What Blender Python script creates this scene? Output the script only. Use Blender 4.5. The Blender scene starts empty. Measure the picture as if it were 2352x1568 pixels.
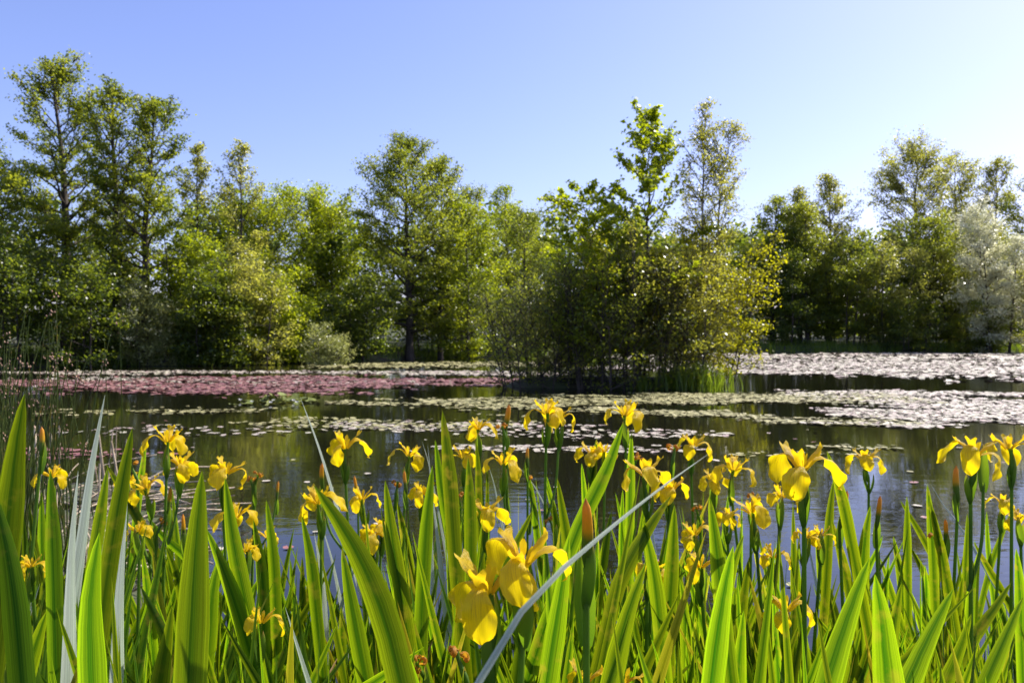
import bpy, math, random
import numpy as np
from mathutils import Vector, Matrix, Quaternion

random.seed(7)
RNG = np.random.default_rng(11)
S = bpy.context.scene
COL = S.collection
R = math.radians

# ------------------------------------------------------------------ camera
CAM_Z = 1.45
FOCAL = 28.0
PITCH = 0.5
cam_d = bpy.data.cameras.new('camera')
cam = bpy.data.objects.new('camera', cam_d)
COL.objects.link(cam)
cam.location = (0, 0, CAM_Z)
cam.rotation_euler = (R(90 - PITCH), 0, 0)
cam_d.sensor_width = 36
cam_d.lens = FOCAL
cam_d.clip_start = 0.02
cam_d.clip_end = 3000
cam_d.dof.use_dof = True
cam_d.dof.focus_distance = 1.1
cam_d.dof.aperture_fstop = 13.0
S.camera = cam

# ------------------------------------------------------------------ sky, sun, exposure
SUN_AZ = 60.0     # degrees to the right of the view direction
SUN_EL = 46.0
world = bpy.data.worlds.new('World')
S.world = world
world.use_nodes = True
wn = world.node_tree.nodes
wl = world.node_tree.links
wn.clear()
sky = wn.new('ShaderNodeTexSky')
sky.sky_type = 'NISHITA'
sky.sun_disc = False
sky.sun_elevation = R(SUN_EL)
sky.sun_rotation = R(SUN_AZ)
sky.altitude = 100
sky.air_density = 1.0
sky.dust_density = 1.3
sky.ozone_density = 4.0
bg = wn.new('ShaderNodeBackground')
bg.inputs['Strength'].default_value = 0.145
wo = wn.new('ShaderNodeOutputWorld')
balance = wn.new('ShaderNodeMix')      # the photograph's cool white balance
balance.data_type = 'RGBA'
balance.blend_type = 'MULTIPLY'
balance.inputs[0].default_value = 1.0
balance.inputs[7].default_value = (1.0, 0.865, 1.07, 1)
wl.new(sky.outputs[0], balance.inputs[6])
wl.new(balance.outputs[2], bg.inputs[0])
wl.new(bg.outputs[0], wo.inputs[0])

sun_d = bpy.data.lights.new('sun', 'SUN')
sun_d.energy = 5.0
sun_d.angle = R(0.53)
sun_d.color = (1.0, 0.95, 0.86)
sun = bpy.data.objects.new('sun', sun_d)
COL.objects.link(sun)
SUN_DIR = Vector((math.sin(R(SUN_AZ)) * math.cos(R(SUN_EL)), math.cos(R(SUN_AZ)) * math.cos(R(SUN_EL)), math.sin(R(SUN_EL))))
sun.rotation_euler = (-SUN_DIR).to_track_quat('-Z', 'Y').to_euler()
sun.location = (30, 20, 40)

S.view_settings.view_transform = 'Standard'
S.view_settings.look = 'None'
S.view_settings.exposure = 0.62
S.view_settings.gamma = 1.0
S.view_settings.use_curve_mapping = False
S.render.engine = 'CYCLES'
cy = S.cycles
cy.use_denoising = True
try:
    cy.denoiser = 'OPENIMAGEDENOISE'
    cy.denoising_input_passes = 'RGB_ALBEDO_NORMAL'
except Exception:
    pass
cy.max_bounces = 7
cy.diffuse_bounces = 4
cy.glossy_bounces = 3
cy.transmission_bounces = 4
cy.transparent_max_bounces = 8
cy.sample_clamp_indirect = 6.0
cy.caustics_reflective = False
cy.caustics_refractive = False

# ------------------------------------------------------------------ helpers
PX = 36.0 / FOCAL / 2352.0
cp, sp = math.cos(R(PITCH)), math.sin(R(PITCH))


def ray(px, py):
    """direction (y = 1) of a spot seen at px, py of a 2352 x 1568 picture"""
    a = (px - 1176) * PX
    b = (784 - py) * PX
    y = cp + b * sp
    z = -sp + b * cp
    return a / y, z / y


def at(px, py, d):
    a, b = ray(px, py)
    return Vector((a * d, d, CAM_Z + b * d))


def zoom(panel, zx, zy):
    """a spot noted in one of four close views of the bank -> 2352 picture"""
    return (panel * 750 + zx * 750 / 1307.0) * 0.784, (1100 + zy * 900 / 1568.0) * 0.784


ZPX = 0.4499 * PX


def link(o, parent=None):
    COL.objects.link(o)
    if parent is not None:
        o.parent = parent
    return o


def empty(name, loc, rz=0.0):
    o = bpy.data.objects.new(name, None)
    o.empty_display_size = 0.05
    o.location = loc
    o.rotation_euler = (0, 0, rz)
    return link(o)


def tag(o, label=None, cat=None, group=None, kind=None):
    if label:
        o['label'] = label
    if cat:
        o['category'] = cat
    if group:
        o['group'] = group
    if kind:
        o['kind'] = kind
    return o


def mesh(name, v, f, mats, uv=None, smooth=True, mat_idx=None):
    """v (N,3), f (M,3 or 4): numpy arrays"""
    v = np.asarray(v, dtype=np.float32)
    f = np.asarray(f, dtype=np.int32)
    m = bpy.data.meshes.new(name)
    n, k = f.shape
    m.vertices.add(len(v))
    m.vertices.foreach_set('co', v.ravel())
    m.loops.add(n * k)
    m.loops.foreach_set('vertex_index', f.ravel())
    m.polygons.add(n)
    m.polygons.foreach_set('loop_start', np.arange(0, n * k, k, dtype=np.int32))
    m.polygons.foreach_set('loop_total', np.full(n, k, dtype=np.int32))
    if smooth:
        m.polygons.foreach_set('use_smooth', np.ones(n, dtype=bool))
    if not isinstance(mats, (list, tuple)):
        mats = [mats]
    for q in mats:
        m.materials.append(q)
    if mat_idx is not None:
        m.polygons.foreach_set('material_index', np.asarray(mat_idx, dtype=np.int32))
    if uv is not None:
        l = m.uv_layers.new(name='UVMap')
        l.data.foreach_set('uv', np.asarray(uv, dtype=np.float32)[f.ravel()].ravel())
    m.update()
    m.validate()
    return m


def obj(name, m, parent=None, loc=None):
    o = bpy.data.objects.new(name, m)
    if loc is not None:
        o.location = loc
    return link(o, parent)


def grid_faces(nu, nv):
    """faces of an nu x nv vertex grid (index = i*nv + j)"""
    i, j = np.meshgrid(np.arange(nu - 1), np.arange(nv - 1), indexing='ij')
    a = (i * nv + j).ravel()
    return np.stack([a, a + 1, a + nv + 1, a + nv], 1)


def join(parts):
    vs, fs, uvs, off = [], [], [], 0
    for p in parts:
        vs.append(p[0]); fs.append(p[1] + off); off += len(p[0])
        if len(p) > 2:
            uvs.append(p[2])
    return np.concatenate(vs), np.concatenate(fs), (np.concatenate(uvs) if uvs else None)


def tubes(P, rad, ns=5):
    """P (B,K,3) paths, rad (B,K): open tapered tubes"""
    P = np.asarray(P, float); rad = np.asarray(rad, float)
    B, K, _ = P.shape
    T = np.gradient(P, axis=1)
    T /= np.linalg.norm(T, axis=2, keepdims=True) + 1e-9
    ref = np.where(np.abs(T[..., 2:3]) > 0.85, np.array([1.0, 0.05, 0]), np.array([0, 0.05, 1.0]))
    X = np.cross(ref, T); X /= np.linalg.norm(X, axis=2, keepdims=True) + 1e-9
    Y = np.cross(T, X)
    an = np.arange(ns) / ns * 2 * np.pi
    V = P[:, :, None, :] + rad[:, :, None, None] * (np.cos(an)[None, None, :, None] * X[:, :, None, :] + np.sin(an)[None, None, :, None] * Y[:, :, None, :])
    V = V.reshape(-1, 3)
    b, k, s = np.meshgrid(np.arange(B), np.arange(K - 1), np.arange(ns), indexing='ij')
    s2 = (s + 1) % ns
    base = b * K * ns
    F = np.stack([base + k * ns + s, base + k * ns + s2, base + (k + 1) * ns + s2, base + (k + 1) * ns + s], -1).reshape(-1, 4)
    uv = np.stack([np.broadcast_to(an / 6.28, (B, K, ns)), np.broadcast_to(np.linspace(0, 1, K)[None, :, None], (B, K, ns))], -1).reshape(-1, 2)
    return V, F, uv


def curve_pts(ctrl, n):
    """centripetal Catmull-Rom through control points -> n points evenly along"""
    c = [np.array(p, float) for p in ctrl]
    if len(c) == 2:
        c = [c[0], (c[0] + c[1]) / 2, c[1]]
    c = [2 * c[0] - c[1]] + c + [2 * c[-1] - c[-2]]
    out = []
    for i in range(1, len(c) - 2):
        p0, p1, p2, p3 = c[i - 1:i + 3]
        t1 = np.linalg.norm(p1 - p0) ** 0.5 + 1e-6
        t2 = t1 + np.linalg.norm(p2 - p1) ** 0.5 + 1e-6
        t3 = t2 + np.linalg.norm(p3 - p2) ** 0.5 + 1e-6
        t = np.linspace(t1, t2, 12, endpoint=False)[:, None]
        a1 = (t1 - t) / t1 * p0 + t / t1 * p1
        a2 = (t2 - t) / (t2 - t1) * p1 + (t - t1) / (t2 - t1) * p2
        a3 = (t3 - t) / (t3 - t2) * p2 + (t - t2) / (t3 - t2) * p3
        b1 = (t2 - t) / t2 * a1 + t / t2 * a2
        b2 = (t3 - t) / (t3 - t1) * a2 + (t - t1) / (t3 - t1) * a3
        out.append((t2 - t) / (t2 - t1) * b1 + (t - t1) / (t2 - t1) * b2)
    out = np.concatenate(out + [c[-2][None]])
    s = np.concatenate([[0], np.cumsum(np.linalg.norm(np.diff(out, axis=0), axis=1))])
    q = np.linspace(0, s[-1], n)
    return np.stack([np.interp(q, s, out[:, k]) for k in range(3)], 1)


# ------------------------------------------------------------------ materials
class MatB:
    def __init__(self, name):
        self.m = bpy.data.materials.new(name)
        self.m.use_nodes = True
        self.t = self.m.node_tree
        self.n = self.t.nodes
        self.n.clear()
        self.out = self.n.new('ShaderNodeOutputMaterial')

    def node(self, kind, **kw):
        x = self.n.new(kind)
        for k, v in kw.items():
            if k.startswith('i_'):
                x.inputs[k[2:].replace('_', ' ')].default_value = v
            else:
                setattr(x, k, v)
        return x

    def l(self, a, b):
        self.t.links.new(a, b)

    def ramp(self, src, stops, interp='LINEAR'):
        x = self.n.new('ShaderNodeValToRGB')
        x.color_ramp.interpolation = interp
        els = x.color_ramp.elements
        while len(els) < len(stops):
            els.new(0.5)
        for e, (p, c) in zip(els, stops):
            e.position = p
            e.color = (*c, 1) if len(c) == 3 else c
        self.l(src, x.inputs[0])
        return x.outputs[0]

    def mix(self, fac, a, b, mode='MIX'):
        x = self.n.new('ShaderNodeMix')
        x.data_type = 'RGBA'
        x.blend_type = mode
        for s, v in ((x.inputs[0], fac), (x.inputs[6], a), (x.inputs[7], b)):
            if isinstance(v, (int, float)):
                s.default_value = v
            elif isinstance(v, tuple):
                s.default_value = (*v, 1)
            else:
                self.l(v, s)
        return x.outputs[2]

    def math(self, op, a, b=None):
        x = self.n.new('ShaderNodeMath')
        x.operation = op
        for s, v in ((x.inputs[0], a), (x.inputs[1], b)):
            if v is None:
                continue
            if isinstance(v, (int, float)):
                s.default_value = v
            else:
                self.l(v, s)
        return x.outputs[0]


def thin(mb, refl, trans, tf, rough=0.4, spec=0.5, normal=None):
    """thin leaf or petal: glossy top coat over diffuse + light let through"""
    p = mb.node('ShaderNodeBsdfPrincipled')
    p.inputs['Roughness'].default_value = rough
    p.inputs['Specular IOR Level'].default_value = spec
    t = mb.node('ShaderNodeBsdfTranslucent')
    for s, v in ((p.inputs['Base Color'], refl), (t.inputs['Color'], trans)):
        if isinstance(v, tuple):
            s.default_value = (*v, 1)
        else:
            mb.l(v, s)
    if normal is not None:
        mb.l(normal, p.inputs['Normal'])
    mx = mb.node('ShaderNodeMixShader')
    mx.inputs[0].default_value = tf
    mb.l(p.outputs[0], mx.inputs[1])
    mb.l(t.outputs[0], mx.inputs[2])
    mb.l(mx.outputs[0], mb.out.inputs[0])
    return p


def blade_material(name, refl_mid, refl_edge, tr_mid, tr_edge, rough, spec, tf, wear=0.45):
    b = MatB(name)
    uv = b.node('ShaderNodeUVMap')
    sx = b.node('ShaderNodeSeparateXYZ')
    b.l(uv.outputs[0], sx.inputs[0])
    info = b.node('ShaderNodeObjectInfo')
    c = b.math('ABSOLUTE', b.math('SUBTRACT', b.math('MULTIPLY', sx.outputs[0], 2.0), 1.0))
    # fine lengthwise veins
    cmb = b.node('ShaderNodeCombineXYZ')
    b.l(b.math('MULTIPLY', sx.outputs[0], 26.0), cmb.inputs[0])
    b.l(b.math('MULTIPLY', sx.outputs[1], 1.6), cmb.inputs[1])
    b.l(b.math('MULTIPLY', info.outputs['Random'], 40.0), cmb.inputs[2])
    vein = b.node('ShaderNodeTexNoise')
    vein.inputs['Scale'].default_value = 1.0
    vein.inputs['Detail'].default_value = 2.0
    b.l(cmb.outputs[0], vein.inputs['Vector'])
    cc = b.math('ADD', c, b.math('MULTIPLY', b.math('SUBTRACT', vein.outputs[0], 0.5), 0.75))
    refl = b.ramp(cc, [(0.0, refl_mid), (0.75, refl_edge), (1.0, refl_edge)])
    tr = b.ramp(cc, [(0.0, tr_mid), (0.3, tuple(0.6 * m + 0.4 * e for m, e in zip(tr_mid, tr_edge))), (0.8, tr_edge), (1.0, tuple(min(1, e * 1.35) for e in tr_edge))])
    fine = b.node('ShaderNodeTexNoise')
    fine.inputs['Scale'].default_value = 3.2
    fine.inputs['Detail'].default_value = 1.0
    b.l(cmb.outputs[0], fine.inputs['Vector'])
    fr = b.ramp(fine.outputs[0], [(0.35, (0.62,) * 3), (0.6, (1.12,) * 3)])
    tr = b.mix(1.0, tr, fr, 'MULTIPLY')
    refl = b.mix(1.0, refl, fr, 'MULTIPLY')
    # per blade variety
    var = b.node('ShaderNodeHueSaturation')
    vv = b.ramp(info.outputs['Random'], [(0, (0.48,) * 3), (1, (1.12,) * 3)])
    b.l(vv, var.inputs['Value'])
    hh = b.node('ShaderNodeMath', operation='MULTIPLY_ADD')
    b.l(info.outputs['Random'], hh.inputs[0]); hh.inputs[1].default_value = 0.035; hh.inputs[2].default_value = 0.482
    b.l(hh.outputs[0], var.inputs['Hue'])
    b.l(tr, var.inputs['Color'])
    tr = var.outputs[0]
    # wear: yellowed rust spots and dry tips
    geo = b.node('ShaderNodeNewGeometry')
    sp_ = b.node('ShaderNodeTexNoise')
    sp_.inputs['Scale'].default_value = 45.0
    sp_.inputs['Detail'].default_value = 4.0
    b.l(geo.outputs['Position'], sp_.inputs['Vector'])
    big = b.node('ShaderNodeTexNoise')
    big.inputs['Scale'].default_value = 7.0
    b.l(geo.outputs['Position'], big.inputs['Vector'])
    w = b.math('MULTIPLY', b.ramp(sp_.outputs[0], [(0.52, (0, 0, 0)), (0.66, (1, 1, 1))]), b.ramp(big.outputs[0], [(0.5, (0, 0, 0)), (0.66, (1, 1, 1))]))
    tipn = b.math('ADD', sx.outputs[1], b.math('MULTIPLY', b.math('SUBTRACT', sp_.outputs[0], 0.5), 0.05))
    tip = b.ramp(b.math('ADD', tipn, b.math('MULTIPLY', info.outputs['Random'], 0.02)), [(1.0, (0, 0, 0)), (1.018, (1, 1, 1))])
    w = b.math('MINIMUM', b.math('ADD', b.math('MULTIPLY', w, wear), b.math('MULTIPLY', tip, 0.8)), 1.0)
    refl = b.mix(w, refl, (0.30, 0.19, 0.045))
    tr = b.mix(w, tr, (0.62, 0.44, 0.03))
    bump = b.node('ShaderNodeBump')
    bump.inputs['Strength'].default_value = 0.25
    bump.inputs['Distance'].default_value = 0.0012
    b.l(vein.outputs[0], bump.inputs['Height'])
    thin(b, refl, tr, tf, rough, spec, bump.outputs[0])
    return b.m


M = {}
M['iris_leaf'] = blade_material('iris_leaf', (0.028, 0.080, 0.006), (0.070, 0.15, 0.010), (0.055, 0.17, 0.003), (0.40, 0.56, 0.006), 0.42, 0.28, 0.58)
M['glaucous_glare_leaf'] = blade_material('glaucous_glare_leaf', (0.40, 0.48, 0.34), (0.62, 0.68, 0.52), (0.50, 0.58, 0.40), (0.68, 0.74, 0.56), 0.42, 0.3, 0.4, 0.1)  # pale waxy blades, with the sun glare on them put into the colour
M['yellow_leaf'] = blade_material('yellow_leaf', (0.16, 0.17, 0.012), (0.28, 0.26, 0.02), (0.36, 0.38, 0.008), (0.62, 0.58, 0.02), 0.45, 0.25, 0.55, 0.9)
M['dead_leaf'] = blade_material('dead_leaf', (0.20, 0.12, 0.045), (0.38, 0.26, 0.12), (0.22, 0.13, 0.04), (0.42, 0.28, 0.1), 0.7, 0.1, 0.3, 0.9)
M['rush'] = blade_material('rush', (0.045, 0.075, 0.015), (0.09, 0.12, 0.025), (0.10, 0.16, 0.015), (0.22, 0.28, 0.03), 0.5, 0.15, 0.3, 0.9)


def petal_material(name, refl, trans, vein_c, tf=0.5):
    b = MatB(name)
    uv = b.node('ShaderNodeUVMap')
    sx = b.node('ShaderNodeSeparateXYZ')
    b.l(uv.outputs[0], sx.inputs[0])
    cmb = b.node('ShaderNodeCombineXYZ')
    # veins fan out along the petal
    b.l(b.math('MULTIPLY', b.math('SUBTRACT', sx.outputs[0], 0.5), 34.0), cmb.inputs[0])
    b.l(b.math('MULTIPLY', sx.outputs[1], 2.2), cmb.inputs[1])
    nz = b.node('ShaderNodeTexNoise')
    nz.inputs['Scale'].default_value = 1.0
    nz.inputs['Detail'].default_value = 2.0
    b.l(cmb.outputs[0], nz.inputs['Vector'])
    lines = b.ramp(nz.outputs[0], [(0.50, (0, 0, 0)), (0.62, (1, 1, 1))])
    zone = b.ramp(sx.outputs[1], [(0.18, (0, 0, 0)), (0.34, (0.85,) * 3), (0.55, (0.75,) * 3), (0.72, (0, 0, 0))])
    side = b.ramp(b.math('ABSOLUTE', b.math('SUBTRACT', sx.outputs[0], 0.5)), [(0.15, (1, 1, 1)), (0.34, (0, 0, 0))])
    f = b.math('MULTIPLY', b.math('MULTIPLY', lines, zone), side)
    f = b.math('MINIMUM', b.math('ADD', b.math('MULTIPLY', f, 0.9), b.math('MULTIPLY', lines, 0.13)), 1.0)
    r = b.mix(f, refl, vein_c)
    t = b.mix(f, trans, vein_c)
    bump = b.node('ShaderNodeBump')
    bump.inputs['Strength'].default_value = 0.8
    bump.inputs['Distance'].default_value = 0.002
    b.l(nz.outputs[0], bump.inputs['Height'])
    thin(b, r, t, tf, 0.42, 0.35, bump.outputs[0])
    return b.m


M['petal'] = petal_material('petal', (0.90, 0.64, 0.006), (0.99, 0.76, 0.006), (0.34, 0.14, 0.01), 0.55)
M['style'] = petal_material('style', (0.85, 0.60, 0.012), (0.95, 0.66, 0.01), (0.6, 0.35, 0.01))
M['wilted'] = petal_material('wilted', (0.62, 0.30, 0.02), (0.72, 0.36, 0.02), (0.25, 0.08, 0.02))


def bud_material():
    b = MatB('bud')
    uv = b.node('ShaderNodeUVMap')
    sx = b.node('ShaderNodeSeparateXYZ')
    b.l(uv.outputs[0], sx.inputs[0])
    c = b.ramp(sx.outputs[1], [(0.0, (0.09, 0.17, 0.015)), (0.42, (0.13, 0.2, 0.015)), (0.56, (0.62, 0.36, 0.012)), (0.9, (0.72, 0.33, 0.02)), (1.0, (0.35, 0.12, 0.02))])
    thin(b, c, c, 0.4, 0.4, 0.4)
    return b.m


M['bud'] = bud_material()


def simple_thin(name, refl, trans, tf, rough=0.4, spec=0.5):
    b = MatB(name)
    thin(b, refl, trans, tf, rough, spec)
    return b.m


def stem_material():
    b = MatB('stem')
    geo = b.node('ShaderNodeNewGeometry')
    nz = b.node('ShaderNodeTexNoise')
    nz.inputs['Scale'].default_value = 25.0
    b.l(geo.outputs['Position'], nz.inputs['Vector'])
    c = b.ramp(nz.outputs[0], [(0.3, (0.07, 0.14, 0.015)), (0.75, (0.13, 0.23, 0.02))])
    thin(b, c, (0.26, 0.42, 0.012), 0.4, 0.45, 0.25)
    return b.m


M['stem'] = stem_material()


def bract_material():
    b = MatB('bract')
    uv = b.node('ShaderNodeUVMap')
    sx = b.node('ShaderNodeSeparateXYZ')
    b.l(uv.outputs[0], sx.inputs[0])
    c = b.ramp(sx.outputs[1], [(0.0, (0.07, 0.15, 0.015)), (0.8, (0.12, 0.2, 0.02)), (1.0, (0.33, 0.2, 0.06))])
    t = b.ramp(sx.outputs[1], [(0.0, (0.2, 0.38, 0.012)), (0.8, (0.32, 0.46, 0.015)), (1.0, (0.5, 0.3, 0.05))])
    thin(b, c, t, 0.5, 0.45, 0.25)
    return b.m


M['bract'] = bract_material()


def foliage_material(name, c1, c2, t1, t2, rough=0.36, spec=0.6, tf=0.58):
    b = MatB(name)
    geo = b.node('ShaderNodeNewGeometry')
    rnd = geo.outputs['Random Per Island']
    nz = b.node('ShaderNodeTexNoise')
    nz.inputs['Scale'].default_value = 0.55
    nz.inputs['Detail'].default_value = 2.0
    b.l(geo.outputs['Position'], nz.inputs['Vector'])
    f = b.math('ADD', b.math('MULTIPLY', rnd, 0.55), b.math('MULTIPLY', b.ramp(nz.outputs[0], [(0.35, (0, 0, 0)), (0.65, (1, 1, 1))]), 0.45))
    up = lambda c, k: tuple(min(0.9, x * k * w) for x, w in zip(c, (1.07, 0.96, 0.8)))
    thin(b, b.mix(f, up(c1, 1.05), up(c2, 1.5)), b.mix(f, up(t1, 1.05), up(t2, 1.45)), tf, rough, spec)
    return b.m


M['alder'] = foliage_material('alder_foliage', (0.045, 0.085, 0.018), (0.095, 0.135, 0.026), (0.16, 0.25, 0.02), (0.38, 0.44, 0.03))
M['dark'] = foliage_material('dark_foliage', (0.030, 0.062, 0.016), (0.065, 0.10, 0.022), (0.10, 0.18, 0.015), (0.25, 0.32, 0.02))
M['lime'] = foliage_material('lime_foliage', (0.06, 0.11, 0.015), (0.115, 0.16, 0.02), (0.22, 0.34, 0.012), (0.44, 0.52, 0.015))
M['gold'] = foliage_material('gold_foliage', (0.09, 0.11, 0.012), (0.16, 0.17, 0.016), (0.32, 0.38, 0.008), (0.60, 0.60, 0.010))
M['fresh'] = foliage_material('fresh_foliage', (0.06, 0.11, 0.014), (0.12, 0.17, 0.018), (0.26, 0.40, 0.010), (0.52, 0.62, 0.014))
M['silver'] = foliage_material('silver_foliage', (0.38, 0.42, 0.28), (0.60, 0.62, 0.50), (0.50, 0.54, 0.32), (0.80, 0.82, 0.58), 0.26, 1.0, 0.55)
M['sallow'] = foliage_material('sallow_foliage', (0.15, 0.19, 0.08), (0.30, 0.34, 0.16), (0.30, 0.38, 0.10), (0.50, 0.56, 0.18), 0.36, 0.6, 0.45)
M['grey'] = foliage_material('grey_foliage', (0.085, 0.11, 0.04), (0.17, 0.19, 0.075), (0.26, 0.32, 0.04), (0.52, 0.56, 0.09), 0.34, 0.7)
M['birch'] = foliage_material('birch_foliage', (0.075, 0.105, 0.03), (0.15, 0.175, 0.055), (0.26, 0.32, 0.03), (0.50, 0.52, 0.06), 0.3, 0.8)
M['conifer'] = foliage_material('conifer_foliage', (0.012, 0.028, 0.012), (0.025, 0.045, 0.018), (0.02, 0.04, 0.01), (0.04, 0.07, 0.015))
M['grass'] = foliage_material('grass_blades', (0.05, 0.10, 0.015), (0.10, 0.17, 0.02), (0.14, 0.26, 0.015), (0.28, 0.4, 0.02))


def bark_material(name, c1, c2, scale=6.0):
    b = MatB(name)
    tc = b.node('ShaderNodeTexCoord')
    mp = b.node('ShaderNodeMapping')
    mp.inputs['Scale'].default_value = (1, 1, 0.25)
    b.l(tc.outputs['Object'], mp.inputs[0])
    nz = b.node('ShaderNodeTexNoise')
    nz.inputs['Scale'].default_value = scale
    nz.inputs['Detail'].default_value = 4
    b.l(mp.outputs[0], nz.inputs['Vector'])
    c = b.ramp(nz.outputs[0], [(0.35, c1), (0.65, c2)])
    p = b.node('ShaderNodeBsdfPrincipled')
    p.inputs['Roughness'].default_value = 0.85
    b.l(c, p.inputs['Base Color'])
    bu = b.node('ShaderNodeBump')
    bu.inputs['Strength'].default_value = 0.6
    bu.inputs['Distance'].default_value = 0.03
    b.l(nz.outputs[0], bu.inputs['Height'])
    b.l(bu.outputs[0], p.inputs['Normal'])
    b.l(p.outputs[0], b.out.inputs[0])
    return b.m


M['bark'] = bark_material('bark', (0.025, 0.019, 0.014), (0.075, 0.058, 0.042))
M['bark_birch'] = bark_material('birch_bark', (0.09, 0.08, 0.07), (0.42, 0.40, 0.37), 9.0)
M['twig'] = bark_material('shrub_bark', (0.035, 0.024, 0.017), (0.10, 0.075, 0.05))
M['dry'] = bark_material('dry_reed', (0.28, 0.21, 0.13), (0.55, 0.45, 0.31), 30.0)
M['seed'] = bark_material('seed_head', (0.20, 0.10, 0.05), (0.48, 0.32, 0.22), 120.0)


def water_material():
    b = MatB('water')
    geo = b.node('ShaderNodeNewGeometry')

    def wave(scale, sy, detail, rot):
        mp = b.node('ShaderNodeMapping')
        mp.inputs['Scale'].default_value = (scale, scale * sy, 1)
        mp.inputs['Rotation'].default_value = (0, 0, R(rot))
        b.l(geo.outputs['Position'], mp.inputs[0])
        n = b.node('ShaderNodeTexNoise')
        n.inputs['Scale'].default_value = 1.0
        n.inputs['Detail'].default_value = detail
        n.inputs['Distortion'].default_value = 0.4
        b.l(mp.outputs[0], n.inputs['Vector'])
        return n.outputs[0]
    # calm and breezy patches
    pm = b.node('ShaderNodeMapping')
    pm.inputs['Scale'].default_value = (0.10, 0.22, 1)
    b.l(geo.outputs['Position'], pm.inputs[0])
    patch = b.node('ShaderNodeTexNoise')
    patch.inputs['Scale'].default_value = 1.0
    patch.inputs['Detail'].default_value = 2.0
    b.l(pm.outputs[0], patch.inputs['Vector'])
    pf = b.ramp(patch.outputs[0], [(0.40, (0.22,) * 3), (0.62, (1, 1, 1))])
    h = b.math('ADD', b.math('MULTIPLY', wave(2.2, 2.6, 3.0, 12), 0.030), b.math('MULTIPLY', wave(9.0, 1.9, 2.0, -10), 0.0065))
    h = b.math('MULTIPLY', h, pf)
    bu = b.node('ShaderNodeBump')
    bu.inputs['Strength'].default_value = 1.0
    bu.inputs['Distance'].default_value = 0.11
    b.l(h, bu.inputs['Height'])
    p = b.node('ShaderNodeBsdfPrincipled')
    p.inputs['Base Color'].default_value = (0.010, 0.010, 0.005, 1)
    p.inputs['Roughness'].default_value = 0.03
    p.inputs['IOR'].default_value = 1.333
    b.l(bu.outputs[0], p.inputs['Normal'])
    b.l(p.outputs[0], b.out.inputs[0])
    return b.m


M['water'] = water_material()


def ground_material():
    b = MatB('ground')
    geo = b.node('ShaderNodeNewGeometry')
    n1 = b.node('ShaderNodeTexNoise')
    n1.inputs['Scale'].default_value = 1.3
    n1.inputs['Detail'].default_value = 6
    b.l(geo.outputs['Position'], n1.inputs['Vector'])
    n2 = b.node('ShaderNodeTexNoise')
    n2.inputs['Scale'].default_value = 30
    n2.inputs['Detail'].default_value = 4
    b.l(geo.outputs['Position'], n2.inputs['Vector'])
    a = b.ramp(n1.outputs[0], [(0.35, (0.045, 0.034, 0.02)), (0.6, (0.055, 0.085, 0.02))])
    c = b.mix(0.35, a, b.ramp(n2.outputs[0], [(0.3, (0.02, 0.02, 0.01)), (0.7, (0.12, 0.10, 0.05))]))
    p = b.node('ShaderNodeBsdfPrincipled')
    p.inputs['Roughness'].default_value = 0.9
    b.l(c, p.inputs['Base Color'])
    bu = b.node('ShaderNodeBump')
    bu.inputs['Strength'].default_value = 0.7
    bu.inputs['Distance'].default_value = 0.03
    b.l(n2.outputs[0], bu.inputs['Height'])
    b.l(bu.outputs[0], p.inputs['Normal'])
    b.l(p.outputs[0], b.out.inputs[0])
    return b.m


M['ground'] = ground_material()


def pad_material(name, c1, c2, c3, rough=0.72, spec=1.0, coat=1.0):
    b = MatB(name)
    geo = b.node('ShaderNodeNewGeometry')
    c = b.ramp(geo.outputs['Random Per Island'], [(0.0, c1), (0.5, c2), (1.0, c3)])
    nz = b.node('ShaderNodeTexNoise')
    nz.inputs['Scale'].default_value = 22
    nz.inputs['Detail'].default_value = 3
    b.l(geo.outputs['Position'], nz.inputs['Vector'])
    c = b.mix(0.5, c, b.mix(1.0, c, b.ramp(nz.outputs[0], [(0.3, (0.45,) * 3), (0.7, (1.3,) * 3)]), 'MULTIPLY'))
    p = b.node('ShaderNodeBsdfPrincipled')
    p.inputs['Roughness'].default_value = rough
    p.inputs['Specular IOR Level'].default_value = spec
    p.inputs['Coat Weight'].default_value = coat
    p.inputs['Coat Roughness'].default_value = 0.75
    b.l(c, p.inputs['Base Color'])
    bu = b.node('ShaderNodeBump')
    bu.inputs['Strength'].default_value = 0.5
    bu.inputs['Distance'].default_value = 0.02
    b.l(nz.outputs[0], bu.inputs['Height'])
    b.l(bu.outputs[0], p.inputs['Normal'])
    b.l(p.outputs[0], b.out.inputs[0])
    return b.m


M['pad_red'] = pad_material('pad_red', (0.13, 0.036, 0.034), (0.28, 0.09, 0.08), (0.34, 0.18, 0.12), 0.6, 0.8, 0.25)
M['pad_green'] = pad_material('pad_green', (0.19, 0.18, 0.035), (0.34, 0.31, 0.085), (0.42, 0.37, 0.15), 0.7, 0.9, 0.35)
M['pad_mix'] = pad_material('pad_mix', (0.38, 0.25, 0.20), (0.48, 0.41, 0.29), (0.44, 0.41, 0.24))  # albedo lifted, so part of the sun glare sits in the colour
M['pad_fresh'] = pad_material('pad_fresh', (0.07, 0.11, 0.012), (0.15, 0.19, 0.02), (0.24, 0.20, 0.03), 0.5, 0.4, 0.1)
M['white_petal'] = simple_thin('white_petal', (0.82, 0.82, 0.78), (0.8, 0.8, 0.72), 0.35)

# ------------------------------------------------------------------ ground and water
SHX = np.array([-400, -60, -40, -22, -13, -8.5, -5, 5, 20, 45, 80, 400.0])
SHY = np.array([24, 26, 30, 34.5, 38, 42, 50, 58, 64, 65, 58, 50.0])


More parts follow.
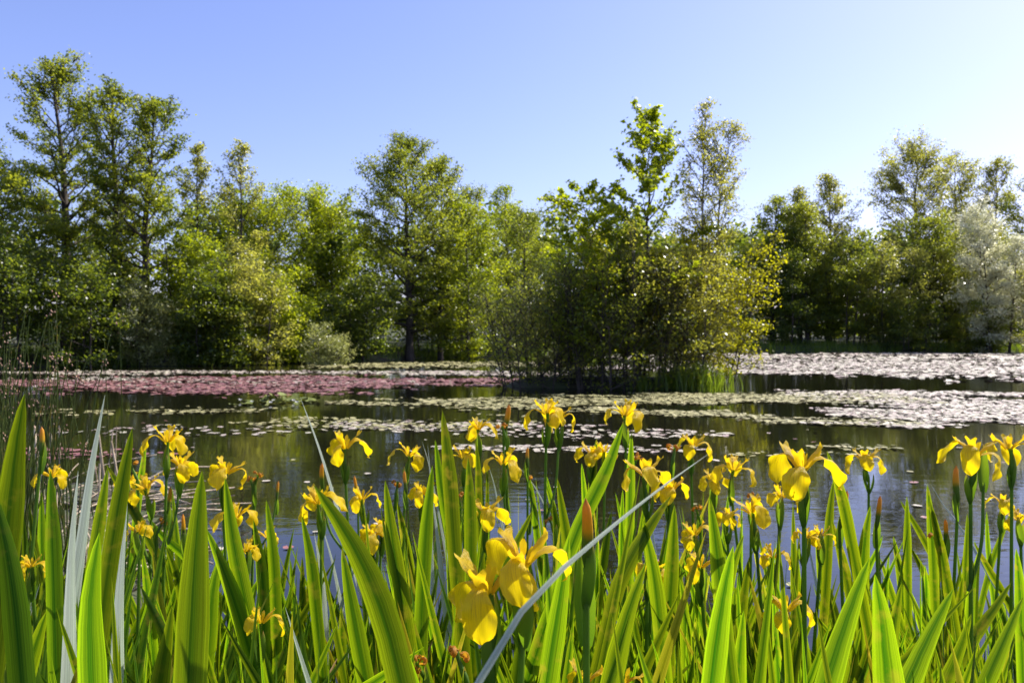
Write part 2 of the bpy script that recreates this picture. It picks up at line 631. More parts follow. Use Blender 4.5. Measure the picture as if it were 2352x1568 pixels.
def far_shore(x):
    return np.interp(x, SHX, SHY)


def near_shore(x):
    return np.interp(x, [-40, -6, -3.3, -2.5, -1.7, -0.9, 0.2, 1.2, 40], [9.0, 8.0, 6.8, 5.2, 3.6, 2.7, 2.35, 2.2, 3.0])


def sstep(t):
    t = np.clip(t, 0, 1)
    return t * t * (3 - 2 * t)


def ground_z(x, y):
    x = np.asarray(x, float); y = np.asarray(y, float)
    wob = 0.35 * np.sin(x * 0.9) + 0.25 * np.sin(x * 2.1 + 1)
    fs = y - far_shore(x) - wob
    zf = -0.9 + 0.9 * sstep((fs + 4) / 4) + 0.45 * sstep(fs / 2.5) + 0.02 * np.clip(fs, 0, 80) + 5.0 * sstep((fs - 30) / 150)
    ns = near_shore(x) - y
    zn = -0.9 + 0.9 * sstep((ns + 5.0) / 5.0) ** 1.0 + 0.33 * sstep(ns / 2.0)
    e = np.sqrt(((x - 2.5) / 3.1) ** 2 + ((y - 22.6) / 1.5) ** 2)
    zi = -0.9 + 1.15 * sstep((1.5 - e) / 0.9)
    zs = -0.9 + 2.2 * sstep((np.abs(x) - 75) / 8)
    bump = 0.03 * np.sin(x * 3.1 + y) * np.sin(y * 2.7)
    return np.maximum(np.maximum(zf, zn), np.maximum(zi, zs)) + bump * (y < 8) + 0.4 * bump


gx = np.unique(np.concatenate([np.linspace(-600, -60, 28), np.linspace(-60, 60, 121), np.linspace(60, 600, 28), np.linspace(-6, 7, 66)]))
gy = np.unique(np.concatenate([np.linspace(-60, 0, 13), np.linspace(0, 8, 41), np.linspace(8, 80, 90), np.linspace(80, 900, 30)]))
GX, GY = np.meshgrid(gx, gy, indexing='ij')
GZ = ground_z(GX, GY)
gm = mesh('ground', np.stack([GX, GY, GZ], -1).reshape(-1, 3), grid_faces(len(gx), len(gy)), M['ground'])
tag(obj('ground', gm), kind='structure')
wx = np.linspace(-90, 90, 13); wy = np.linspace(-2, 75, 9)
WX, WY = np.meshgrid(wx, wy, indexing='ij')
wm = mesh('water', np.stack([WX, WY, 0 * WX], -1).reshape(-1, 3), grid_faces(13, 9), M['water'])
tag(obj('water', wm), kind='structure')


def gz(x, y):
    return float(ground_z(x, y))


# ------------------------------------------------------------------ trees
def leaf_quads(C, rng, ll, lw, upb=0.5, size_var=0.35):
    """rhombic leaves, slightly folded, at centres C"""
    n = len(C)
    N = rng.normal(size=(n, 3)); N[:, 2] = np.abs(N[:, 2]) * 0.8 + upb
    N /= np.linalg.norm(N, axis=1, keepdims=True)
    T = rng.normal(size=(n, 3)); T[:, 2] -= 0.4
    T -= (T * N).sum(1, keepdims=True) * N
    T /= np.linalg.norm(T, axis=1, keepdims=True) + 1e-9
    B = np.cross(N, T)
    s = (1 + size_var * rng.uniform(-1, 1, n))[:, None]
    a = C - T * ll * 0.5 * s
    c = C + T * ll * 0.5 * s
    b = C + B * lw * 0.5 * s + N * lw * 0.12 * s - T * ll * 0.06 * s
    d = C - B * lw * 0.5 * s + N * lw * 0.12 * s - T * ll * 0.06 * s
    V = np.stack([a, b, c, d], 1).reshape(-1, 3)
    F = np.arange(4 * n).reshape(-1, 4)
    return V, F


def tree_geo(seed, h, Rr, leaves, ll=0.13, lw=0.09, base=0.15, a=0.45, b=0.55, n1=34, n2=7, e0=5, e1=55,
             trunk_r=0.14, lean=(0, 0), bend=0.5, stems=1, spread=0.0, spray=0.16, droop=0.0, wob=0.25, flat=0.55, sides=7, splay=0.0, tuft=5):
    rng = np.random.default_rng(seed)
    b0 = b * 0.8
    Rr = Rr * 1.12
    spray = spray * 1.08
    leaves = int(leaves * 1.40)
    h = h * 0.975
    K = 11
    t = np.linspace(0, 1, K)
    wood_p, wood_r, prim_list = [], [], []
    paths, rads, sec_all = [], [], []
    fine_p, fine_r = [], []
    tr_p, tr_r = [], []
    for s in range(stems):
        an = rng.uniform(0, 6.28)
        off = np.array([math.cos(an), math.sin(an), 0]) * spread * math.sqrt(rng.uniform(0.05, 1)) if stems > 1 else np.zeros(3)
        hh = h * (1 if s == 0 else rng.uniform(0.62, 0.97))
        out = off * splay / max(spread, 1e-3) if stems > 1 else np.zeros(3)
        wv = np.cumsum(rng.normal(size=(K, 2)) * wob * hh / 60, axis=0)
        P = np.zeros((K, 3))
        P[:, 0] = off[0] + wv[:, 0] + lean[0] * hh * t ** (1 + bend) + out[0] * t * hh * 0.3
        P[:, 1] = off[1] + wv[:, 1] + lean[1] * hh * t ** (1 + bend) + out[1] * t * hh * 0.3
        P[:, 2] = t * hh - 0.25 * (1 - t)
        rr = trunk_r * (1.0 if stems == 1 else 0.6) * (1.02 - t) ** 0.85 * np.where(t < 0.05, 1.35, 1)
        tr_p.append(P); tr_r.append(rr)
        # primaries
        m = max(6, int(n1 / (1 if stems == 1 else stems ** 0.5)))
        tt = base + (0.985 - base) * (np.arange(m) + rng.uniform(0, 1, m)) / m
        u = (tt - base) / (1 - base)
        b = b0
        prof = ((u + 0.06) ** a) * ((1.03 - u) ** b)
        pk = np.max(((np.linspace(0, 1, 50) + 0.06) ** a) * ((1.03 - np.linspace(0, 1, 50)) ** b))
        L = Rr * (1.0 if stems == 1 else 0.62) * (1 - 0.65 * u ** 7) * prof / pk * rng.uniform(0.6, 1.15, m)
        az = np.arange(m) * 2.399 + rng.uniform(0, 6.28) + rng.normal(size=m) * 0.4
        el = np.radians(e0 + (e1 - e0) * u + rng.normal(size=m) * 9)
        st = np.stack([np.interp(tt, t, P[:, k]) for k in range(3)], 1)
        d = np.stack([np.cos(az) * np.cos(el), np.sin(az) * np.cos(el), np.sin(el)], 1)
        q = np.linspace(0, 1, 6)
        PP = st[:, None, :] + d[:, None, :] * (L[:, None] * q)[:, :, None]
        PP[:, :, 2] += (L[:, None] * (0.18 - droop) * q ** 2)
        PP += np.cumsum(rng.normal(size=PP.shape) * (L[:, None, None] * 0.028), axis=1)
        PP[:, 0] = st
        br = np.interp(tt, t, rr)[:, None] * 0.42 * (1.05 - q)[None, :] + 0.006
        paths.append(PP); rads.append(br)
        # secondaries
        sq = rng.uniform(0.22, 1.0, (m, n2))
        base_i = np.clip((sq * 5).astype(int), 0, 4)
        fr = (sq * 5 - base_i)[..., None]
        ii = np.arange(m)[:, None]
        S0 = PP[ii, base_i] * (1 - fr) + PP[ii, base_i + 1] * fr
        a2 = az[:, None] + rng.choice([-1, 1], (m, n2)) * rng.uniform(0.35, 1.15, (m, n2))
        e2 = el[:, None] * 0.7 + rng.normal(size=(m, n2)) * 0.28 - droop * 0.8
        L2 = L[:, None] * 0.5 * (1.15 - 0.65 * sq) * rng.uniform(0.6, 1.2, (m, n2)) + 0.1
        d2 = np.stack([np.cos(a2) * np.cos(e2), np.sin(a2) * np.cos(e2), np.sin(e2)], -1)
        q2 = np.linspace(0, 1, 4)
        SP = S0[:, :, None, :] + d2[:, :, None, :] * (L2[..., None] * q2)[..., None]
        SP[..., 2] += (L2[..., None] * (0.1 - droop * 1.2) * q2 ** 2)
        SP = SP.reshape(-1, 4, 3)
        fine_p.append(SP)
        fine_r.append(np.broadcast_to((0.012 * trunk_r / 0.14 * (1.1 - q2))[None, :] + 0.002, (len(SP), 4)))
        sec_all.append((SP, L2.ravel(), PP, L))
    # wood
    parts_tr = tubes(np.array(tr_p), np.array(tr_r), sides)
    parts_br = tubes(np.concatenate(paths), np.concatenate(rads), 4)
    fp, fr_ = np.concatenate(fine_p), np.concatenate(fine_r)
    if h > 6.5 or stems > 3:
        fp, fr_ = fp[:, [0, 3]], fr_[:, [0, 3]]
    parts_fi = tubes(fp, fr_, 3)
    SPa = np.concatenate([x[0] for x in sec_all]); La = np.concatenate([x[1] for x in sec_all])
    w = La / La.sum()
    # uneven leafiness: some twigs bare, some heavy
    w = w * (rng.exponential(1.0, len(w)) + 0.12); w /= w.sum()
    n_s = int(leaves * 0.86)
    idx = rng.choice(len(SPa), n_s, p=w)
    uu = rng.uniform(0.1, 1.08, n_s) ** 0.8 * 3
    if tuft:
        uu = np.round(uu * tuft / 3) * 3 / tuft
    bi = np.clip(uu.astype(int), 0, 2); f = (uu - bi)[:, None]
    C = SPa[idx, bi] * (1 - f) + SPa[idx, bi + 1] * f
    PPa = np.concatenate(paths)
    n_p = leaves - n_s
    pi = rng.integers(0, len(PPa), n_p)
    uu = rng.uniform(0.35, 1.05, n_p) * 5
    bi = np.clip(uu.astype(int), 0, 4); f = (uu - bi)[:, None]
    C2 = PPa[pi, bi] * (1 - f) + PPa[pi, bi + 1] * f
    C = np.concatenate([C, C2])
    o = rng.normal(size=C.shape) * spray
    o[:, 2] *= flat
    C = C + o
    C = C[C[:, 2] > 0.05]
    LV, LF = leaf_quads(C, rng, ll, lw)
    return parts_tr, parts_br, parts_fi, LV, LF


def tree_meshes(name, geo, leaf_mat, bark):
    tr, br, fi, LV, LF = geo
    return (mesh(name + '_trunk', tr[0], tr[1], bark),
            mesh(name + '_branches', *join([(br[0], br[1]), (fi[0], fi[1])])[:2], M['twig'] if bark is not M['bark'] else bark),
            mesh(name + '_crown', LV, LF, leaf_mat, smooth=False))


def place_tree(name, ms, loc, rz, sc, label, cat='tree', group=None):
    e = empty(name, loc, rz)
    e.scale = sc
    tag(e, label, cat, group)
    obj('trunk', ms[0], e)
    tag(obj('branches', ms[1], e), kind='stuff')
    obj('crown', ms[2], e)
    return e


def tree_at(px, top_py, d, name, label, leaf_mat, half_px, leaves, cat='tree', group=None, bark=None, rz=None, **kw):
    """tree rooted at distance d, its tip and half width read as angles"""
    g = at(px, 784, d)
    z0 = gz(g.x, d)
    h = at(px, top_py, d).z - z0
    Rr = half_px * PX * d
    seed = int(px * 7 + top_py)
    ms = tree_meshes(name, tree_geo(seed, h, Rr, leaves, **kw), leaf_mat, bark or M['bark'])
    return place_tree(name, ms, (g.x, d, z0 - 0.02), 0.0, (1, 1, 1), label, cat, group)


BANK = 'trees and bushes along the far bank'
T = tree_at
# tall airy alders at the end of the pond
T(160, 140, 39.5, 'alder_tree', 'tallest airy alder, its dark leaning trunk showing through thin leaves', M['alder'], 120, 13000, group=BANK, base=0.25, a=0.4, b=0.45, n1=52, n2=8, e0=10, e1=66, trunk_r=0.30, lean=(-0.055, 0), spray=0.17, flat=0.4)
T(262, 195, 38.5, 'alder_tree', 'airy alder with straight dark trunk beside the tallest alder', M['alder'], 90, 8500, group=BANK, base=0.25, a=0.4, b=0.45, n1=44, n2=7, e0=15, e1=66, trunk_r=0.25, lean=(-0.015, 0), spray=0.16, flat=0.4)
T(325, 215, 38.0, 'alder_tree', 'alder leaning outward with layered branches and a tufted top', M['alder'], 105, 9500, group=BANK, base=0.25, a=0.35, b=0.6, n1=44, n2=7, e0=10, e1=62, trunk_r=0.24, lean=(0.05, 0), spray=0.16, flat=0.35)
T(-20, 370, 37.0, 'alder_tree', 'broad dark green alder standing at the picture edge of the bank'.replace('picture edge of the bank', 'outer end of the alder row'), M['alder'], 150, 15000, group=BANK, base=0.12, a=0.45, b=0.5, n1=46, n2=8, e0=0, e1=50, trunk_r=0.18, spray=0.2)
T(465, 318, 43.0, 'poplar_tree', 'thin upright young tree with feathery open top behind the lime bushes', M['grey'], 75, 4500, group=BANK, base=0.15, a=0.3, b=0.7, n1=36, n2=6, e0=35, e1=70, trunk_r=0.11, spray=0.13)
T(540, 308, 43.5, 'poplar_tree', 'spindly tree with sparse upswept twigs, beside another of its kind', M['grey'], 85, 4200, group=BANK, base=0.15, a=0.3, b=0.8, n1=38, n2=6, e0=30, e1=70, trunk_r=0.11, lean=(0.02, 0), spray=0.13)
# understorey of that bank
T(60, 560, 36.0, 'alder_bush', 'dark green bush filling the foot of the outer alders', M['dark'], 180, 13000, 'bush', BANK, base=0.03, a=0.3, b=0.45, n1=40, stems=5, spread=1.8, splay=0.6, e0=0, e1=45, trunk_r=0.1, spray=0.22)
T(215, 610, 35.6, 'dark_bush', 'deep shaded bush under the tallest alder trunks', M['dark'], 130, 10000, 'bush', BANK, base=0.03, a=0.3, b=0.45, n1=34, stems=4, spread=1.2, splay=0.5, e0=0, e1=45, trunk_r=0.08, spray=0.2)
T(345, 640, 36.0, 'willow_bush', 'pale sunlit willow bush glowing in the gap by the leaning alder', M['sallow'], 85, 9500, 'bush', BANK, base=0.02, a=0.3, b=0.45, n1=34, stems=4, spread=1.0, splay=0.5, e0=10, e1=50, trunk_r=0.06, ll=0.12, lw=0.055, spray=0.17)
T(455, 470, 38.5, 'hazel_bush', 'yellow green hazel with rounded crown beside the leaning alder', M['lime'], 110, 12000, 'bush', BANK, base=0.06, a=0.4, b=0.4, n1=38, stems=4, spread=0.9, splay=0.4, e0=5, e1=55, trunk_r=0.1, spray=0.2)
T(480, 600, 37.5, 'hazel_bush', 'dark leafy hazel hanging low over the water below the yellow green one', M['dark'], 95, 11000, 'bush', BANK, base=0.02, a=0.3, b=0.45, n1=34, stems=5, spread=1.2, splay=0.5, e0=-5, e1=45, trunk_r=0.08, spray=0.2)
T(575, 560, 38.6, 'willow_bush', 'grey green willow bush with glinting leaves hanging to the water', M['grey'], 100, 12000, 'bush', BANK, base=0.02, a=0.35, b=0.45, n1=34, stems=5, spread=1.2, splay=0.5, e0=-5, e1=48, trunk_r=0.08, ll=0.13, lw=0.07, spray=0.2)
T(620, 478, 46.0, 'lime_tree', 'rounded yellow green tree with a low dome', M['lime'], 120, 13000, group=BANK, base=0.08, a=0.45, b=0.4, n1=44, n2=8, e0=0, e1=60, trunk_r=0.17, spray=0.24)
T(690, 452, 49.0, 'lime_tree', 'bright green domed tree in front of the dark conifer', M['fresh'], 105, 12000, group=BANK, base=0.08, a=0.45, b=0.4, n1=44, n2=8, e0=0, e1=60, trunk_r=0.17, spray=0.24)
T(765, 492, 50.0, 'lime_tree', 'golden green rounded tree beside the big central alder', M['lime'], 95, 11000, group=BANK, base=0.08, a=0.45, b=0.4, n1=44, n2=8, e0=0, e1=60, trunk_r=0.17, spray=0.24)
T(728, 444, 85.0, 'conifer_tree', 'small dark conifer top peeking above the green domes', M['conifer'], 42, 9000, group=BANK, base=0.1, a=0.1, b=0.75, n1=70, n2=6, e0=-10, e1=30, trunk_r=0.3, ll=0.3, lw=0.12, spray=0.25)
T(665, 610, 40.5, 'dogwood_bush', 'vivid green bush between the grey willow and central alder', M['fresh'], 85, 10000, 'bush', BANK, base=0.02, a=0.35, b=0.45, n1=34, stems=5, spread=1.1, splay=0.5, e0=-5, e1=48, trunk_r=0.08, spray=0.2)
T(742, 748, 38.6, 'sallow_bush', 'low pale grey willow dome leaning over the water', M['sallow'], 62, 7500, 'bush', BANK, base=0.0, a=0.2, b=0.45, n1=30, stems=6, spread=0.8, splay=0.7, e0=5, e1=55, trunk_r=0.04, ll=0.10, lw=0.045, spray=0.12)
T(795, 640, 43.0, 'alder_bush', 'dark bush in the shade beside the big central alder', M['dark'], 85, 9000, 'bush', BANK, base=0.02, a=0.35, b=0.45, n1=34, stems=4, spread=1.2, splay=0.5, e0=0, e1=48, trunk_r=0.08, spray=0.2)
# central alder pair
T(935, 322, 47.0, 'alder_tree', 'large dark conical alder in the middle of the bank', M['alder'], 135, 24000, group=BANK, base=0.14, a=0.25, b=0.6, n1=60, n2=9, e0=-5, e1=58, trunk_r=0.25, spray=0.2, flat=0.45)
T(1012, 358, 48.5, 'alder_tree', 'narrower alder growing against the large conical one', M['alder'], 80, 11000, group=BANK, base=0.2, a=0.3, b=0.6, n1=46, n2=8, e0=10, e1=60, trunk_r=0.18, spray=0.18)
T(1075, 470, 48.0, 'maple_tree', 'golden green maple lit from behind next to the conical alder', M['lime'], 80, 12000, group=BANK, base=0.12, a=0.4, b=0.5, n1=44, n2=8, e0=0, e1=55, trunk_r=0.15, spray=0.2)
T(1090, 430, 58.0, 'alder_tree', 'green tree rising behind the golden maple', M['alder'], 70, 7500, group=BANK, base=0.1, a=0.35, b=0.6, n1=40, n2=7, e0=10, e1=60, trunk_r=0.18, spray=0.22)
T(1168, 415, 60.0, 'poplar_tree', 'pointed green tree left standing between maple and island'.replace('left ', ''), M['fresh'], 62, 7000, group=BANK, base=0.1, a=0.35, b=0.7, n1=42, n2=7, e0=15, e1=62, trunk_r=0.18, spray=0.2)
T(1205, 495, 56.0, 'alder_tree', 'lower dark alder partly hidden by the island shrubs', M['alder'], 100, 10000, group=BANK, base=0.05, a=0.35, b=0.5, n1=40, n2=8, e0=0, e1=55, trunk_r=0.15, spray=0.24)
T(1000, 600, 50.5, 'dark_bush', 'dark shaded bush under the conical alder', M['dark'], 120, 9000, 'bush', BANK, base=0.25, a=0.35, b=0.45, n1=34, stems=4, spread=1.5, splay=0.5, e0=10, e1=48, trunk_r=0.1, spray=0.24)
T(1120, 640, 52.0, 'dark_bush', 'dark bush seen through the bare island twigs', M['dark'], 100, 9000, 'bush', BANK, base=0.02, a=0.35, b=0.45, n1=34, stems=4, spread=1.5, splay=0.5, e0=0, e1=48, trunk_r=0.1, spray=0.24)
# island
ISL = 'trees and shrubs on the island'
T(1465, 245, 22.3, 'poplar_tree', 'young poplar on the island with glossy leaf tufts on open branches', M['fresh'], 140, 5600, group=ISL, base=0.2, a=0.3, b=0.75, n1=34, n2=6, e0=18, e1=60, trunk_r=0.075, lean=(0.03, 0), ll=0.105, lw=0.095, spray=0.06, wob=0.5, tuft=4)
T(1385, 430, 22.2, 'poplar_tree', 'shorter poplar sapling leaning off the island beside the tall one', M['fresh'], 120, 3600, group=ISL, base=0.3, a=0.4, b=0.6, n1=26, n2=6, e0=5, e1=45, trunk_r=0.06, lean=(-0.14, 0), ll=0.10, lw=0.09, spray=0.06, tuft=4)
T(1600, 218, 22.8, 'birch_tree', 'slender birch on the island, sparse glinting leaves and pale trunk', M['birch'], 85, 5200, group=ISL, bark=M['bark_birch'], base=0.22, a=0.4, b=0.7, n1=44, n2=8, e0=30, e1=72, trunk_r=0.065, ll=0.06, lw=0.048, spray=0.09, droop=0.12)
T(1650, 268, 23.0, 'birch_tree', 'second island birch with its top arched over by wind', M['birch'], 85, 5200, group=ISL, bark=M['bark_birch'], base=0.25, a=0.4, b=0.6, n1=44, n2=8, e0=30, e1=70, trunk_r=0.06, lean=(0.07, 0), bend=3.5, ll=0.06, lw=0.048, spray=0.09, droop=0.1)
T(1480, 560, 21.7, 'willow_shrub', 'tall many stemmed willow shrub at the heart of the island', M['birch'], 150, 9000, 'shrub', ISL, base=0.22, a=0.4, b=0.5, n1=50, stems=12, spread=1.1, splay=0.55, e0=35, e1=68, trunk_r=0.05, ll=0.075, lw=0.045, spray=0.10, sides=5)
T(1565, 590, 21.4, 'willow_shrub', 'glinting grey willow shrub in front of the birches', M['birch'], 100, 6500, 'shrub', ISL, base=0.2, a=0.4, b=0.5, n1=44, stems=9, spread=0.9, splay=0.6, e0=30, e1=66, trunk_r=0.045, ll=0.075, lw=0.045, spray=0.10, sides=5)
T(1385, 575, 21.5, 'willow_shrub', 'dull green willow shrub below the poplars', M['lime'], 115, 6500, 'shrub', ISL, base=0.22, a=0.4, b=0.5, n1=44, stems=9, spread=1.0, splay=0.6, e0=30, e1=66, trunk_r=0.045, ll=0.075, lw=0.045, spray=0.11, sides=5)
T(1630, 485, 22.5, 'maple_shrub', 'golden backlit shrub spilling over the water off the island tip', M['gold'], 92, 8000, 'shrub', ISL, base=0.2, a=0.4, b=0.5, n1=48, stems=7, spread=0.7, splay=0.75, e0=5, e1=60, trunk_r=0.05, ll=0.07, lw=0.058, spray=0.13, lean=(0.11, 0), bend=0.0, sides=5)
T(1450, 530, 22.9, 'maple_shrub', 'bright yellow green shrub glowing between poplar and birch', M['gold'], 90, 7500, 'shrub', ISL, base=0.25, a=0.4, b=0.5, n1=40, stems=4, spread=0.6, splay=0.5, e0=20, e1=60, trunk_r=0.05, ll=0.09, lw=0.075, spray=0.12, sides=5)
T(1228, 640, 21.8, 'bare_shrub', 'nearly leafless dark shrub with tangled arching twigs', M['alder'], 140, 4200, 'shrub', ISL, base=0.05, a=0.4, b=0.45, n1=44, n2=6, stems=11, spread=0.9, splay=0.9, e0=20, e1=60, trunk_r=0.04, ll=0.07, lw=0.04, spray=0.12, sides=5)
T(1305, 620, 22.2, 'bare_shrub', 'dark twiggy shrub with thin olive leaves beside the leafless one', M['grey'], 125, 6500, 'shrub', ISL, base=0.05, a=0.4, b=0.45, n1=40, n2=6, stems=9, spread=0.9, splay=0.7, e0=20, e1=60, trunk_r=0.04, ll=0.07, lw=0.04, spray=0.12, sides=5)
T(1440, 720, 21.3, 'thicket_shrub', 'low dark thicket of stems at the island edge', M['alder'], 150, 5500, 'shrub', ISL, base=0.05, a=0.4, b=0.45, n1=50, n2=5, stems=14, spread=1.5, splay=0.5, e0=10, e1=60, trunk_r=0.035, ll=0.07, lw=0.045, spray=0.12, sides=5)
# right hand far bank
T(1770, 448, 70.0, 'alder_tree', 'dark alder just beyond the golden island shrub', M['alder'], 60, 9000, group=BANK, base=0.06, a=0.35, b=0.6, n1=44, n2=8, e0=0, e1=58, trunk_r=0.2, ll=0.17, lw=0.12, spray=0.26)
T(1838, 425, 71.0, 'alder_tree', 'green tree with ragged top, partner of a taller pale one', M['grey'], 55, 8500, group=BANK, base=0.08, a=0.35, b=0.6, n1=44, n2=8, e0=5, e1=60, trunk_r=0.2, ll=0.17, lw=0.12, spray=0.26)
T(1905, 402, 73.0, 'poplar_tree', 'pale mottled poplar with thinning top and twin peaks', M['grey'], 62, 8500, group=BANK, base=0.2, a=0.4, b=0.5, n1=44, n2=8, e0=15, e1=62, trunk_r=0.22, ll=0.17, lw=0.12, spray=0.24)
T(2105, 352, 74.0, 'ash_tree', 'tall spreading ash with open vase shaped branches against the sky', M['grey'], 118, 15500, group=BANK, base=0.32, a=0.55, b=0.3, n1=50, n2=9, e0=22, e1=58, trunk_r=0.3, ll=0.17, lw=0.12, spray=0.27, flat=0.5)
T(2200, 372, 76.0, 'ash_tree', 'ash of open habit with the spreading one as neighbour', M['grey'], 80, 9500, group=BANK, base=0.3, a=0.55, b=0.3, n1=40, n2=8, e0=22, e1=58, trunk_r=0.25, ll=0.17, lw=0.12, spray=0.27)
T(2292, 366, 75.0, 'poplar_tree', 'thin topped poplar rising behind the silver willow', M['grey'], 65, 7000, group=BANK, base=0.25, a=0.5, b=0.5, n1=40, n2=8, e0=30, e1=66, trunk_r=0.22, ll=0.17, lw=0.12, spray=0.24)
T(2370, 395, 72.0, 'alder_tree', 'heavy dark tree behind the silver willow', M['alder'], 80, 10000, group=BANK, base=0.15, a=0.45, b=0.5, n1=44, n2=8, e0=5, e1=60, trunk_r=0.22, ll=0.17, lw=0.12, spray=0.28)
T(1815, 545, 67.5, 'alder_bush', 'dark bush with low boughs touching water near the island', M['dark'], 75, 9000, 'bush', BANK, base=0.02, a=0.35, b=0.45, n1=38, stems=4, spread=1.6, splay=0.5, e0=0, e1=50, trunk_r=0.12, ll=0.16, lw=0.11, spray=0.28)
T(1855, 470, 69.0, 'alder_tree', 'straight dark trunked alder before the mottled poplar', M['alder'], 65, 9500, group=BANK, base=0.12, a=0.35, b=0.6, n1=44, n2=8, e0=0, e1=55, trunk_r=0.2, ll=0.16, lw=0.11, spray=0.26)
T(1945, 540, 68.5, 'hazel_bush', 'olive green rounded tree with thin dark stems below', M['alder'], 80, 11000, 'bush', BANK, base=0.14, a=0.4, b=0.45, n1=38, stems=5, spread=1.6, splay=0.5, e0=5, e1=55, trunk_r=0.13, ll=0.16, lw=0.11, spray=0.28)
T(2040, 560, 67.5, 'willow_bush', 'dull brownish green willow bush below the spreading ash', M['grey'], 85, 12000, 'bush', BANK, base=0.03, a=0.4, b=0.45, n1=38, stems=5, spread=1.8, splay=0.5, e0=0, e1=55, trunk_r=0.13, ll=0.16, lw=0.09, spray=0.28)
T(2130, 510, 69.0, 'alder_tree', 'green tree with layered boughs before the spreading ash', M['alder'], 85, 12000, group=BANK, base=0.06, a=0.4, b=0.5, n1=44, n2=8, e0=0, e1=55, trunk_r=0.2, ll=0.16, lw=0.11, spray=0.28)
T(2215, 480, 67.5, 'willow_tree', 'grey willow with several dark stems at the water', M['grey'], 85, 13000, group=BANK, base=0.08, a=0.4, b=0.5, n1=46, n2=8, stems=4, spread=1.2, splay=0.45, e0=5, e1=58, trunk_r=0.2, ll=0.16, lw=0.08, spray=0.27)
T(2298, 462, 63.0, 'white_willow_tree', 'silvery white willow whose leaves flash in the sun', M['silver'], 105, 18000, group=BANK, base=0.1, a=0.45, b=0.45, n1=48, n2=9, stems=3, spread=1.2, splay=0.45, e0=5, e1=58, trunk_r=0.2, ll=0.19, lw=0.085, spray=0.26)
T(2390, 560, 63.5, 'willow_bush', 'low grey willow bush beside the silvery white willow', M['grey'], 90, 9000, 'bush', BANK, base=0.02, a=0.4, b=0.45, n1=38, stems=5, spread=1.6, splay=0.5, e0=0, e1=55, trunk_r=0.12, ll=0.15, lw=0.08, spray=0.26)
T(2255, 690, 64.2, 'sallow_bush', 'low waterside sallow at the feet of the silvery willow', M['alder'], 70, 7000, 'bush', BANK, base=0.0, a=0.3, b=0.45, n1=30, stems=5, spread=1.2, splay=0.6, e0=0, e1=55, trunk_r=0.08, ll=0.14, lw=0.08, spray=0.22)
T(2080, 700, 65.2, 'sallow_bush', 'low dark sallow along the water below the brownish willow', M['dark'], 80, 7000, 'bush', BANK, base=0.0, a=0.3, b=0.45, n1=30, stems=5, spread=1.4, splay=0.6, e0=0, e1=55, trunk_r=0.08, ll=0.14, lw=0.08, spray=0.22)

# the wood behind, one far-off mass
def far_wood():
    rng = np.random.default_rng(5)
    vs, n_all = [], []
    variants = [tree_geo(900 + k, 1.0, 0.34, 1600, ll=0.043, lw=0.034, base=0.02, a=0.35, b=0.45, n1=30, n2=5, trunk_r=0.012, spray=0.035) for k in range(3)]
    LVs, LFs, off = [], [], 0
    TVs, TFs, toff = [], [], 0
    for k in range(100):
        x = -66 + 160 * (k % 50 + rng.uniform(-0.4, 0.4)) / 50
        y = float(far_shore(x)) + (rng.uniform(7, 13) if k < 50 else rng.uniform(18, 30))
        top = (590 if k < 50 else 530 if x < 6 else 575) + 18 * rng.normal()
        h = (768 - top) * PX * y + 1.4
        v = variants[k % 3]
        an = rng.uniform(0, 6.28)
        c, s = math.cos(an), math.sin(an)
        Rm = np.array([[c, -s, 0], [s, c, 0], [0, 0, 1]])
        p0 = np.array([x, y, gz(x, y)])
        V = (v[3] * h) @ Rm.T + p0
        LVs.append(V); LFs.append(v[4] + off); off += len(V)
        W = (v[0][0] * h) @ Rm.T + p0
        TVs.append(W); TFs.append(v[0][1] + toff); toff += len(W)
    V = np.concatenate(LVs + TVs)
    F = np.concatenate(LFs + [f + off for f in TFs])
    mi = np.concatenate([np.zeros(sum(len(f) for f in LFs), int), np.ones(sum(len(f) for f in TFs), int)])
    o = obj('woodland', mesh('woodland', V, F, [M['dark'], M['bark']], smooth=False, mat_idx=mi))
    tag(o, 'dense wood of trees behind the bank', 'woodland', kind='stuff')


far_wood()


# ------------------------------------------------------------------ grass along the far bank
def grass_mass(name, label, pts, hmin, hmax, w, seed, mat=None):
    rng = np.random.default_rng(seed)
    n = len(pts)
    P = np.array(pts, float)
    h = rng.uniform(hmin, hmax, n)
    an = rng.uniform(0, 6.28, n)
    dx, dy = np.cos(an), np.sin(an)
    la = rng.normal(size=(n, 2)) * 0.22
    rows = []
    for t, ww in ((0, 1.0), (0.5, 0.75), (1.0, 0.12)):
        c = P + np.stack([la[:, 0] * h * t * t, la[:, 1] * h * t * t, h * t], 1)
        o = np.stack([dx * w * ww / 2, dy * w * ww / 2, 0 * dx], 1)
        rows += [c - o, c + o]
    V = np.stack(rows, 1).reshape(-1, 3)
    b = np.arange(n)[:, None] * 6
    F = np.concatenate([b + np.array([[0, 1, 3, 2]]), b + np.array([[2, 3, 5, 4]])], 0)
    return V, F


rng = np.random.default_rng(3)
gp = []
for k in range(15000):
    x = rng.uniform(-30, 52)
    y = float(far_shore(x)) + rng.uniform(0.2, 1.0) ** 2 * 6 + 0.3 * math.sin(x * 3)
    gp.append((x, y, gz(x, y) - 0.03))
V, F = grass_mass('grass', '', gp, 0.25, 0.65, 0.035, 4)
tag(obj('bank_grass', mesh('bank_grass', V, F, M['grass'])), 'rough green grass along the far water line', 'grass', kind='stuff')


